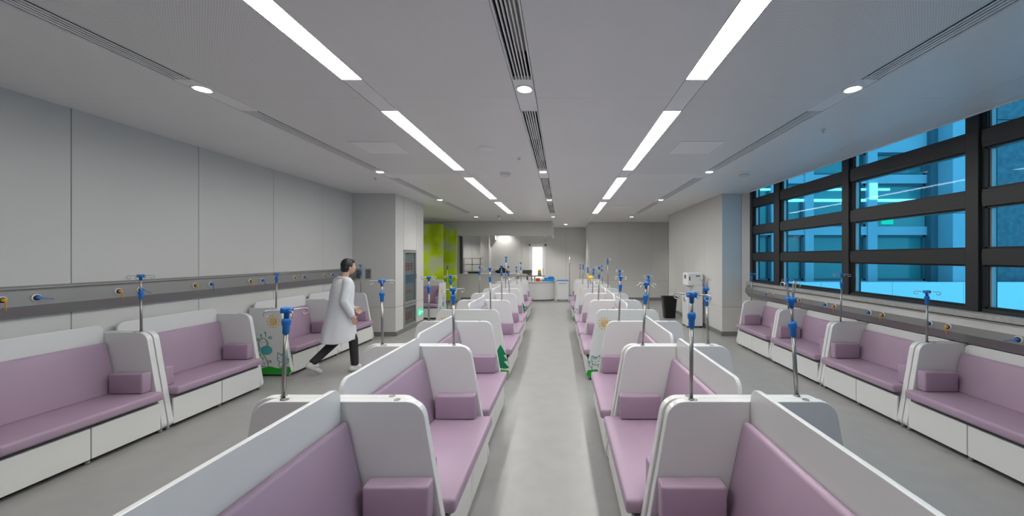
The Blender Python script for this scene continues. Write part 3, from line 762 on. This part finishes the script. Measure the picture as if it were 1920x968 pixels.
def pole_px(xb, Yd, xt, yt, lab, group, zb=1.03, gap=.03, up=False, rz=.2, X=None):
    xbase = px(xb, Y=Yd) if X is None else X
    xt_, zt_ = px(xt, yt, Yd)
    iv_pole((xbase, Yd, zb), (xt_, Yd, zt_), gap, lab, group, up, rz)
GL = 'drip poles on the left centre row'; GR = 'drip poles on the right centre row'; GW = 'drip poles along the left wall'; GX = 'drip poles under the windows'
h_ = PT/2
pole_px(531, 1.98-h_, 538, 577, 'leaning chrome drip pole in the foreground, left of the nearest left bench back', GL, gap=.0, rz=.5)
pole_px(851, 3.185-h_, 849.5, 540, 'drip pole rising from the second divider of the left centre row, aisle side', GL, gap=.0)
pole_px(717, 3.185-h_, 716, 524, 'drip pole at the outer side of the second divider in the left centre row', GL, gap=.05, rz=.1)
pole_px(804, 4.385-h_, 804, 518, 'drip pole at the outer side of the third divider, before the bench beyond the pillar', GL, gap=.06, rz=.9)
pole_px(845.5, 5.30+h_, 845, 516, 'drip pole at the left of the printed panel in the left centre row', GL, gap=.0)
pole_px(920, 5.30+h_, 918.5, 502, 'drip pole on the printed panel of the left centre row, aisle side', GL, gap=.07)
pole_px(941, 6.50+h_, 940, 497.5, 'drip pole on the left centre row in front of the black bags on the counter', GL, gap=.05)
pole_px(899, 7.7-h_, 899.5, 499, 'drip pole at the outer side of the left centre row below the counter', GL, gap=.05)
pole_px(955, 7.7+h_, 952.7, 499, 'drip pole just right of the black bags, left centre row', GL, gap=.08)
pole_px(969.5, 10.15+h_, 968, 500, 'small drip pole in the rear group of the left centre row', GL, gap=.03)
pole_px(948, 8.9-h_, 949, 481.5, 'tallest drip pole of the left centre row', GL, gap=.0)
pole_px(977, 11.35-h_, 976.5, 492, 'farthest drip pole of the left centre row', GL, gap=.1)
pole_px(1296, 1.98-h_, 1297, 548, 'large chrome drip pole in the foreground on the nearest right divider, aisle side', GR, gap=.05, rz=.45)
pole_px(1494, 1.98+h_, 1483, 558, 'leaning foreground drip pole with upright folded hooks, right of the right row back', GR, gap=.075, up=True, rz=.1)
pole_px(1205, 3.185-h_, 1212, 529, 'leaning drip pole on the second divider of the right centre row', GR, gap=.05, rz=.3)
pole_px(1328, 3.185+h_, 1323.5, 539, 'drip pole with upright folded hooks before the water dispenser', GR, gap=.02, up=True)
pole_px(1160.5, 4.385-h_, 1164, 518, 'drip pole on the third divider of the right centre row, before the sun print', GR, gap=.04)
pole_px(1215.7, 5.30+h_, 1216, 516, 'drip pole at the outer side of the printed panel in the right centre row', GR, gap=.0)
pole_px(1161, 6.5-h_, 1162, 506, 'drip pole head just behind the third pole of the right centre row', GR, gap=.0)
pole_px(1122, 6.5+h_, 1123.5, 500, 'drip pole with low collar in the middle group, right centre row', GR, gap=.08)
pole_px(1111, 7.7-h_, 1113, 504, 'drip pole in front of the yellow cap, right centre row', GR, gap=.0)
pole_px(1103, 8.9-h_, 1102, 501.5, 'drip pole at the end of the middle group, right centre row', GR, gap=.0)
pole_px(1092.4, 10.15+h_, 1093.6, 496.5, 'thin drip pole at the start of the rear group, right centre row', GR, gap=.0)
pole_px(1087.4, 12.55-h_, 1088, 496, 'farthest drip pole of the right centre row', GR, gap=.03)
pole_px(1129.6, 10.15+h_, 1128.4, 498, 'drip pole at the outer side of the rear group, right centre row', GR, gap=.03)
pole_px(1140, 8.9-h_, 1139.5, 485, 'tallest drip pole of the right centre row, standing before the back wall', GR, gap=.0)
pole_px(265, 3.755-h_, 263.6, 515, 'drip pole between the two nearest left wall benches', GW, gap=.11, rz=.1)
pole_px(517.5, 5.455+h_, 519, 512.5, 'drip pole on the printed panel of the left wall bench', GW, gap=.0)
pole_px(677, 7.855-h_, 676, 496.5, 'drip pole beside the pillar at the end of the left wall benches', GW, gap=.08)
pole_px(1738, 3.81-h_, 1738, 545, 'drip pole between the two nearest benches under the windows', GX, zb=.905, gap=.0, rz=.5)
pole_px(1576, 5.02-h_, 1578.5, 512.5, 'drip pole between second and third bench under the windows', GX, zb=.905, gap=.06)
pole_px(1478, 6.23-h_, 1476.5, 523, 'drip pole between third and farthest bench under the windows', GX, zb=.905, gap=.0)
pole_px(1409, 7.43-h_, 1410, 512, 'drip pole at the far end of the bench row under the windows', GX, zb=.905, gap=.0)

# ================================================================== PERSON (built as connected tapered volumes remeshed to one skin)
def blob(parts, name, m, parent, vox=.009, sm=6, rings=10):
    V = []; Fc = []
    def ball(c, r):
        U, W = (20, 12) if r[0] > .04 else (12, 8); o = len(V)
        V.append((c[0], c[1], c[2]+r[2]))
        for i in range(1, W):
            z = math.cos(PI*i/W); q = math.sin(PI*i/W)
            for j in range(U): V.append((c[0]+r[0]*q*math.cos(2*PI*j/U), c[1]+r[1]*q*math.sin(2*PI*j/U), c[2]+r[2]*z))
        V.append((c[0], c[1], c[2]-r[2])); last = len(V)-1
        for j in range(U):
            Fc.append((o, o+1+j, o+1+(j+1) % U)); Fc.append((last, last-U+(j+1) % U, last-U+j))
        for i in range(W-2):
            for j in range(U):
                a = o+1+i*U; Fc.append((a+j, a+U+j, a+U+(j+1) % U, a+(j+1) % U))
    for p in parts:
        if p[0] == 'e': ball(p[1], p[2])       # ellipsoid: centre, radii
        else:                # capsule chain: points, radii
            _, pts, rs = p
            for (a, c, ra, rc) in zip(pts[:-1], pts[1:], rs[:-1], rs[1:]):
                a = Vector(a); c = Vector(c); d = c-a; n = max(2, int(d.length/max(.004, min(ra, rc)*.6)))
                for k in range(n+1):
                    t = k/n; r_ = ra+(rc-ra)*t; ball(a+d*t, (r_, r_, r_))
    me = bpy.data.meshes.new(name); me.from_pydata(V, [], Fc); me.materials.append(M[m])
    o = link(name, me, parent)
    r = o.modifiers.new('remesh', 'REMESH'); r.mode = 'VOXEL'; r.voxel_size = vox; r.use_smooth_shade = True
    s = o.modifiers.new('smooth', 'SMOOTH'); s.factor = .5; s.iterations = sm
    return o
PXp, PYp = -3.46, 5.62
pn = thing('person', 'person in a long white coat and black trousers striding past the left wall benches', 'person', (PXp, PYp, 0), math.radians(-36))
# local frame: +y is forward, +x the person's right
T4 = Matrix.Translation
body = []
hipz, shz = .93, 1.42
hd = Vector((0, .14, 1.645))
body += [('c', [(0, .0, .95), (0, .02, 1.10), (0, .045, 1.28), (0, .06, 1.40)], [.112, .105, .112, .085])]
body += [('c', [(-.08, 0, .93), (.08, 0, .93)], [.095, .095]), ('c', [(-.165, .06, 1.41), (.165, .06, 1.41)], [.062, .062])]
body += [('c', [(0, .07, 1.44), (0, .105, 1.56)], [.055, .052])]
# right leg forward, planted; left leg trailing on its toe
RH, RK, RA = Vector((.09, .02, .90)), Vector((.095, .17, .50)), Vector((.09, .20, .09))
LH, LK, LA = Vector((-.09, 0, .90)), Vector((-.095, -.02, .47)), Vector((-.09, -.33, .20))
body += [('c', [RH, RK, RA], [.085, .055, .040]), ('c', [LH, LK, LA], [.085, .055, .040])]
body += [('c', [RA+Vector((0, -.03, -.03)), RA+Vector((0, .15, -.05))], [.038, .030]), ('c', [LA+Vector((0, -.01, -.01)), LA+Vector((0, .09, -.13))], [.036, .028])]
# arms: right arm swung back, left arm forward
ARM = {}
for s, sh, el, wr in ((1, Vector((.19, .05, 1.40)), Vector((.25, -.03, 1.13)), Vector((.25, .08, .90))), (-1, Vector((-.19, .06, 1.40)), Vector((-.25, .10, 1.13)), Vector((-.22, .30, .96)))):
    ARM[s] = (sh, el, wr)
    body += [('c', [sh, el, wr], [.052, .042, .028])]
    fd = (wr-el).normalized(); inw = Vector((-s, 0, 0)); fw = fd.cross(inw).normalized()
    if fw.y < 0: fw = -fw
    pm_ = wr+fd*.055
    body += [('c', [wr, pm_ + fw*.012, ], [.026, .026]), ('c', [wr+fd*.02-fw*.012, wr+fd*.085-fw*.022], [.018, .014]), ('c', [wr+fd*.02+fw*.012, wr+fd*.09+fw*.022], [.018, .014])]
    for k, (off, ln_) in enumerate(((-.030, .058), (-.011, .072), (.010, .078), (.030, .070))):
        kn = wr+fd*.088+fw*off; m1 = kn+fd*ln_*.5+inw*.006; m2 = m1+fd*ln_*.38+inw*.018
        body += [('c', [kn, m1, m2], [.0100, .0090, .0078])]
    tb_ = wr+fd*.025+fw*.028; body += [('c', [tb_, tb_+fd*.03+fw*.028+inw*.01, tb_+fd*.062+fw*.034+inw*.02], [.013, .0105, .009])]
# head with face
body += [('e', hd, (.074, .094, .115)), ('e', hd+Vector((0, .035, -.055)), (.055, .060, .058))]
body += [('c', [hd+Vector((0, .088, .005)), hd+Vector((0, .106, -.028))], [.010, .014])]
for s in (1, -1):
    body += [('e', hd+Vector((s*.076, -.005, -.012)), (.010, .020, .032)), ('e', hd+Vector((s*.028, .080, .028)), (.024, .014, .009))]
body += [('e', hd+Vector((0, .092, -.060)), (.024, .010, .010))]
bo = blob(body, 'body', 'skin', pn, .0075, 4)
for s in (1, -1):
    MB().lathe([(0, -.012), (.009, -.008), (.012, 0), (.009, .008), (0, .012)], 'eye_white', tuple(hd+Vector((s*.029, .080, .008))), 'y', 12, cap=False).build('eye', pn)
    MB().lathe([(0, .0), (.005, .001), (.0055, .003), (0, .0045)], 'black', tuple(hd+Vector((s*.029, .0895, .008))), 'y', 10, cap=False).build('pupil', pn)
MB().tube([tuple(hd+Vector((x_, .099-abs(x_)*.25, -.060))) for x_ in (-.024, -.012, 0, .012, .024)], [.002, .0045, .005, .0045, .002], 'lip', 8).build('mouth', pn)
blob([('e', hd+Vector((0, -.022, .030)), (.086, .092, .104)), ('e', hd+Vector((0, -.050, -.020)), (.078, .062, .080)), ('e', hd+Vector((0, .045, .085)), (.066, .045, .035)),
      ('c', [hd+Vector((-.07, .0, .03)), hd+Vector((-.075, .012, -.005))], [.018, .012]), ('c', [hd+Vector((.07, .0, .03)), hd+Vector((.075, .012, -.005))], [.018, .012])], 'hair', 'hair', pn, .007, 2)
# trousers, shoes
blob([('c', [(-.07, 0, .93), (.07, 0, .93)], [.105, .105]), ('c', [RH, RK, RA+Vector((0, -.005, .03))], [.098, .068, .058]), ('c', [LH, LK, LA+Vector((0, .02, .03))], [.098, .068, .058])], 'trousers', 'trouser', pn, .010, 4)
for (A, d1, nm) in ((RA, Vector((0, .17, -.052)), 'shoe'), (LA, Vector((0, .10, -.135)), 'shoe')):
    so = blob([('c', [A+Vector((0, -.05, -.045)) if A is RA else A+Vector((0, -.04, -.02)), A+d1], [.045, .035]), ('c', [A+Vector((0, -.01, .0)), A+Vector((0, .05, -.03))], [.050, .045])], nm, 'shoe', pn, .008, 3)
# coat: torso and flared skirt plus sleeves
coat = []
import itertools
rows_c = [(1.475, .075, .085, .075), (1.445, .07, .14, .11), (1.38, .06, .205, .150), (1.22, .045, .205, .165), (1.08, .03, .195, .165), (.95, .02, .21, .185), (.80, .01, .22, .21), (.62, 0, .23, .24), (.50, -.01, .235, .255)]
bm_ = bmesh.new(); prev = None; n = 36
for (z, yc, rx, ry) in rows_c:
    ring = []
    for j in range(n):
        a = 2*PI*j/n; wv = 1+(.05*math.sin(5*a+z*3)+.03*math.sin(9*a))*max(0, (1.0-z))*1.6
        ring.append(bm_.verts.new((rx*math.cos(a)*wv, yc+ry*math.sin(a)*wv, z+(.012*math.sin(3*a) if z < .55 else 0))))
    if prev:
        for j in range(n): bm_.faces.new((prev[j], ring[j], ring[(j+1) % n], prev[(j+1) % n])).smooth = True
    prev = ring
me = bpy.data.meshes.new('coat'); bm_.to_mesh(me); bm_.free(); me.materials.append(M['coat_cloth'])
co = link('coat', me, pn); so = co.modifiers.new('sol', 'SOLIDIFY'); so.thickness = .006; sb_ = co.modifiers.new('sub', 'SUBSURF'); sb_.levels = 1; sb_.render_levels = 2
sl = [('c', [(-.16, .06, 1.405), (0, .07, 1.43), (.16, .06, 1.405)], [.072, .066, .072])]
for s in (1, -1):
    sh, el, wr = ARM[s]; sl += [('c', [sh, el, el+(wr-el)*.93], [.074, .060, .050])]
blob(sl, 'coat_sleeves', 'coat_cloth', pn, .009, 4)
MB().tube([(-.05, .0, 1.485), (-.062, .08, 1.482), (-.03, .15, 1.46), (0, .175, 1.43), (.03, .15, 1.46), (.062, .08, 1.482), (.05, .0, 1.485), (0, -.02, 1.49), (-.05, 0, 1.485)], .013, 'coat_cloth', 8).build('collar', pn)

# ================================================================== FITTINGS AND BACKGROUND
# call panels on the pillar face
for (x0, x1, y0, y1, lab) in ((667.5, 679, 504.5, 523, 'grey brushed wall control panel on the left pillar, left of two'), (685.5, 696, 504.5, 523, 'grey brushed wall control panel on the left pillar, right of two')):
    X0, Z1 = px(x0, y0, PB); X1, Z0 = px(x1, y1, PB)
    t = thing('control_panel', lab, 'control panel', ((X0+X1)/2, PB, (Z0+Z1)/2), 0, 'wall control panels')
    hx, hz = (X1-X0)/2, (Z1-Z0)/2
    MB().box((-hx, -.014, -hz), (hx, 0, hz), 'rail_metal', .002).build('plate', t)
    for i in range(2):
        for j in range(3):
            MB().box((-hx*.55+i*hx*.7, -.018, -hz*.7+j*hz*.5), (-hx*.55+i*hx*.7+hx*.4, -.014, -hz*.7+j*hz*.5+hz*.32), 'dark_grey').build('button', t)
# hydrant cabinet on the pillar side face
t = thing('hydrant_cabinet', 'tall grey-framed glass hydrant cabinet with red lettering set in the left pillar', 'cabinet', (PX, 8.63, .10))
W_ = .735
def cab_door(z0, z1, nm):
    f = MB()
    for q in ((0, z0, .055, z1), (W_-.055, z0, W_, z1), (.055, z0, W_-.055, z0+.06), (.055, z1-.06, W_-.055, z1)):
        f.box((-.03, q[0], q[1]), (.012, q[2], q[3]), 'grey_cab', .003)
    d_ = f.build(nm, t)
    MB().box((-.012, .055, z0+.06), (-.009, W_-.055, z1-.06), 'clear_glass').build('door_glass', d_)
    return d_
d1 = cab_door(.55, 1.86, 'door'); d2 = cab_door(0, .54, 'door')
def glyphs(y0, z0, hgt, mname, n, par, rnd):
    """blocky red strokes like the blurred characters behind the glass"""
    r = random.Random(rnd); b = MB(); gw = hgt*.72
    for k in range(n):
        o = y0+k*(gw+.018)
        b.box((-.018, o+gw*.45, z0), (-.0165, o+gw*.58, z0+hgt), mname)
        for q in (.12, .5, .86):
            b.box((-.018, o+gw*(.05 if r.random() > .4 else .2), z0+hgt*q), (-.0165, o+gw*.95, z0+hgt*(q+.11)), mname)
        b.box((-.018, o+gw*.08, z0+hgt*.1), (-.0165, o+gw*.2, z0+hgt*.9), mname)
    b.build('lettering', par)
glyphs(.12, 1.36, .20, 'red_print', 3, d1, 3); glyphs(.15, .80, .10, 'red_print', 4, d1, 5); glyphs(.12, .16, .18, 'red_print', 3, d2, 9)
MB().box((-.022, .08, 1.05), (-.020, W_-.08, 1.26), 'blue_print').build('notice', d1)
MB().box((-.029, .01, .01), (-.024, W_-.01, 1.85), 'steel_door').build('back_plate', t)
MB().box((.012, W_-.05, 1.15), (.026, W_-.03, 1.27), 'steel').build('handle', d1)
# exit sign at low level
t = thing('exit_sign', 'small glowing green running man exit sign low on the left pillar', 'exit sign', (PX, 9.47, .26))
MB().box((0, 0, 0), (.02, .30, .15), 'sign_green', .002).build('sign_body', t)
b = MB()
b.lathe([(.013, .020), (.013, .0215)], 'sign_white', (0, .095, .120), 'x', 10)
for pts in (((.095, .105), (.085, .065)), ((.085, .065), (.115, .045), (.105, .02)), ((.085, .065), (.065, .045), (.04, .035)), ((.092, .095), (.12, .08)), ((.092, .095), (.065, .085))):
    b.tube([(.0205, p[0], p[1]) for p in pts], .006, 'sign_white', 6)
b.build('running_figure', t)
b = MB().box((.020, .17, .07), (.0215, .25, .08), 'sign_white').prism([(.25, .055), (.28, .075), (.25, .095)], 'x', .020, .0215, 'sign_white'); b.build('arrow', t)
# water dispenser
t = thing('water_dispenser', 'tall white floor-standing water dispenser against the right pillar', 'water dispenser', (3.37, 9.40, 0))
MB().box((-.19, -.2, .04), (.2, .2, .80), 'cab_white', .012, 2).build('lower_cabinet', t)
MB().box((-.02, -.19, .80), (.2, .19, 1.14), 'cab_white', .006).build('niche_back', t)
MB().box((-.18, -.2, 1.07), (.2, .2, 1.39), 'cab_white', .02, 2).build('tap_head', t)
MB().box((-.183, -.06, 1.24), (-.179, .06, 1.34), 'dark_grey').build('display', t)
MB().box((-.15, -.204, 1.20), (-.12, -.2, 1.30), 'dark_grey').build('handle_recess', t)
for yy_ in (-.06, .06): MB().tube([(-.11, yy_, 1.08), (-.11, yy_, 1.03)], .014, 'steel', 10).build('tap', t)
MB().box((-.18, -.17, .795), (-.03, .17, .812), 'steel_door', .003).build('drip_tray', t)
MB().box((.02, -.204, 1.30), (.13, -.2, 1.33), 'blue_print').build('label_sticker', t)
MB().box((-.197, -.15, .10), (-.19, .15, .74), 'laminate', .003).build('door', t)
for a in (-.16, .16):
    for c in (-.16, .16): MB().tube([(a, c, 0), (a, c, .045)], .02, 'black', 10).build('foot', t)
# bin
t = thing('waste_bin', 'black open waste bin beside the water dispenser', 'bin', (3.17, 10.75, 0))
def ring_sq(w1, d1, z, r=.05): return [(p[0], p[1], z) for p in fillet([(-w1, -d1), (w1, -d1), (w1, d1), (-w1, d1)], [r]*4, 4)]
b = MB(); k = b.mi('bin_black'); prev = None; rr_ = []
for (w1, d1, z) in ((.155, .13, 0), (.20, .17, .60), (.215, .185, .60), (.215, .185, .63), (.195, .165, .63), (.15, .125, .02)):
    rr_.append([b.bm.verts.new(p) for p in ring_sq(w1, d1, z)])
for A, B in zip(rr_[:-1], rr_[1:]):
    n = len(A)
    for j in range(n): b.bm.faces.new((A[j], A[(j+1) % n], B[(j+1) % n], B[j])).material_index = k
b.bm.faces.new(rr_[0][::-1]); b.bm.faces.new(rr_[-1]); b.build('bin_body', t)
b = MB(); b.tube([(-.21, -.02, .59), (-.21, -.06, .50), (-.195, -.06, .3), (-.19, -.02, .28)], .006, 'dark_grey', 6); b.build('handle', t)

# curved reception desk
t = thing('reception_desk', 'curved white reception desk at the far end of the aisle', 'desk', (-1.05, 15.15, 0))
def desk_pts(a, b_, off=0): return [(a*math.cos(th), -b_*math.sin(th)+off) for th in [PI*i/24 for i in range(25)]]
MB().prism(desk_pts(.76, .42) , 'z', .06, .76, 'laminate').build('desk_body', t)
MB().prism(desk_pts(.80, .46), 'z', .76, .80, 'laminate', .004).build('worktop', t)
MB().prism(desk_pts(.72, .38), 'z', 0, .06, 'skirting').build('plinth', t)
def at(x, y, Y): q = px(x, y, Y); return (q[0], Y, q[1])
# raised steel shelf on the desk
t = thing('monitor_shelf', 'grey raised steel shelf on the reception desk', 'shelf', (-1.28, 15.0, .80))
MB().box((-.62, -.06, .19), (.58, .06, .235), 'rail_metal', .004).build('shelf_board', t)
for xx in (-.55, .0, .12): MB().box((xx, -.03, 0), (xx+.05, .03, .19), 'rail_metal', .002).build('post', t)
t = thing('monitor', 'white computer monitor behind the reception shelf', 'monitor', (-1.5, 15.55, .0))
MB().box((-.20, 0, 1.02), (.20, .03, 1.24), 'dark_grey', .004).build('screen', t); MB().box((-.03, .01, .3), (.03, .03, 1.04), 'dark_grey').box((-.12, -.08, .28), (.12, .12, .30), 'dark_grey').box((-.3, -.12, 0), (.3, .2, .28), 'cab_white').build('stand', t)
t = thing('sharps_box', 'yellow sharps container on the reception shelf', 'container', (-.93, 15.0, 1.035))
MB().box((-.08, -.05, 0), (.08, .05, .09), 'grey_cab', .004).build('holder', t)
MB().lathe([(.06, .09), (.075, .12), (.078, .19), (.05, .235), (0, .24)], 'yellow', n=16).build('container_body', t)
t = tag(MB().lathe([(.028, 1.035), (.032, 1.12), (.034, 1.12), (.03, 1.035)], 'steel', (-1.32, 15.0, 0), n=14).build('steel_cup'), 'small steel cup on the reception shelf', 'cup')
t = thing('blue_basket', 'bright blue plastic tray with blue bag inside on the right of the desk', 'tray', (-.58, 14.98, .80))
MB().prism([(-.24, 0), (.24, 0), (.29, .12), (-.29, .06)], 'y', -.12, .12, 'sky_plastic', .01, 2).build('tray', t)
blob([('e', (.12, 0, .15), (.13, .09, .07)), ('e', (-.05, 0, .11), (.12, .08, .05))], 'bag', 'sky_plastic', t, .012, 3)
tag(MB().box((-.02, -.05, 0), (.14, .05, .13), 'red', .006).build('red_box'), 'small red box on the reception desk beside the blue tray', 'box').location = (-1.06, 14.93, .80)
tag(MB().box((-.05, -.05, 0), (.06, .05, .06), 'yellow', .006).build('yellow_box'), 'small yellow packet between the red box and the blue tray', 'box').location = (-.87, 14.85, .80)
t = thing('paper_stack', 'heap of white papers on the reception shelf', 'papers', (-1.55, 15.0, 1.035))
for i in range(5):
    o = MB().box((-.15, -.06, 0), (.15, .06, .012), 'laminate').build('sheet_pad', t); o.location = (-.02*i, 0, .0125*i); o.rotation_euler = (0, 0, .05*i)
# bedside style trolley and far drip stand
t = thing('steel_cart', 'grey bedside cart on casters right of the reception desk', 'cart', (.02, 15.0, 0))
MB().box((-.23, -.2, .06), (.23, .2, .82), 'cab_white', .008).build('cabinet_body', t)
MB().box((-.245, -.215, .82), (.245, .215, .85), 'sky_plastic', .006).build('top', t)
MB().box((-.20, -.208, .62), (.20, -.2, .78), 'cab_white', .003).build('drawer', t)
MB().tube([(-.15, -.2, .72), (-.15, -.225, .72), (.15, -.225, .72), (.15, -.2, .72)], .007, 'dark_grey', 6).build('handle', t)
MB().box((-.20, -.208, .10), (.20, -.2, .60), 'cab_white', .003).build('door', t)
for a in (-.18, .18):
    for c in (-.15, .15): MB().lathe([(.03, -.012), (.03, .012)], 'black', (a, c, .03), 'x', 12).build('caster', t)
t = thing('drip_stand', 'tall thin floor drip stand standing before the corridor wall', 'drip stand', (.33, 16.0, 0))
MB().tube([(0, 0, .08), (0, 0, 1.81)], .013, 'steel', 10).build('pole', t)
b = MB()
for k in range(4): a = k*PI/2; b.tube([(0, 0, 1.79), (.07*math.cos(a), .07*math.sin(a), 1.80), (.10*math.cos(a), .10*math.sin(a), 1.83)], .005, 'steel', 6)
b.build('hooks', t)
for z in (1.5, 1.05): MB().box((-.05, -.02, z), (.05, .02, z+.02), 'steel').build('ring_clamp', t)
b = MB()
for k in range(5): a = k*2*PI/5; b.tube([(0, 0, .10), (.25*math.cos(a), .25*math.sin(a), .05)], .012, 'blue_plastic', 8)
b.build('base', t)
b = MB()
for k in range(5): a = k*2*PI/5; b.lathe([(.025, -.01), (.025, .01)], 'black', (.25*math.cos(a), .25*math.sin(a), .026), 'x', 10)
b.build('casters', t)
# things on the nurse station counter
t = thing('black_bag', 'black heap of bags on the nurse station counter', 'bag', (-2.55, 15.38, 1.10))
blob([('e', (-.12, 0, .08), (.18, .12, .08)), ('e', (.06, 0, .12), (.16, .12, .11)), ('e', (.0, 0, .20), (.12, .09, .07)), ('e', (.22, 0, .07), (.12, .1, .07))], 'bag_body', 'black', t, .014, 3)
b = MB().tube([(-.02, 0, .22), (.03, 0, .30), (.12, 0, .31), (.17, 0, .22)], .012, 'black', 8); b.build('handle', t)
t = thing('wire_basket', 'small wire basket left of the black bags on the counter', 'basket', (-2.93, 15.38, 1.10))
b = MB()
for z in (.0, .08, .17):
    b.tube([(-.10, -.08, z+.004), (.10, -.08, z+.004), (.10, .08, z+.004), (-.10, .08, z+.004), (-.10, -.08, z+.004)], .004, 'dark_grey', 6)
for x_ in (-.10, -.05, 0, .05, .10): b.tube([(x_, -.08, 0), (x_, -.08, .17)], .003, 'dark_grey', 5); b.tube([(x_, .08, 0), (x_, .08, .17)], .003, 'dark_grey', 5)
b.build('wire_frame', t)
tag(MB().box((-4.0+.02, 15.3, 1.10), (-3.50, 15.5, 1.165), 'black', .006).build('keyboard_tray'), 'flat black tray on the left of the nurse station counter', 'tray')
t = thing('wire_rack', 'dark metal wire rack behind the left end of the counter', 'rack', (-4.35, 16.0, 0))
for x_ in (-.0, .36, .72): MB().box((x_, 0, 0), (x_+.03, .03, 1.75), 'grey_cab').build('upright', t)
for z in (1.15, 1.45, 1.72): MB().box((0, 0, z), (.75, .4, z+.025), 'grey_cab').build('shelf', t)
# small tall thin stand by the lime screen
t = thing('screen_pole', 'thin dark pole standing in front of the lime screens', 'pole', (px(839, Y=12.2), 12.2, 0))
MB().tube([(0, 0, .02), (0, 0, 1.40)], .010, 'steel', 8).build('pole', t); MB().tube([(0, 0, 1.38), (0, 0, 1.52)], .02, 'dark_grey', 10).build('head', t)
MB().lathe([(.16, 0), (.16, .015), (.02, .03)], 'dark_grey', n=18).build('base', t)
# yellow cap on rear right bench
tag(MB().lathe([(.11, 0), (.105, .05), (.06, .10), (0, .115)], 'yellow', n=16).build('cap'), 'yellow cap resting on the rear right bench divider', 'cap').location = (rowX(1, 11.35)+.0, 11.35, 1.11)
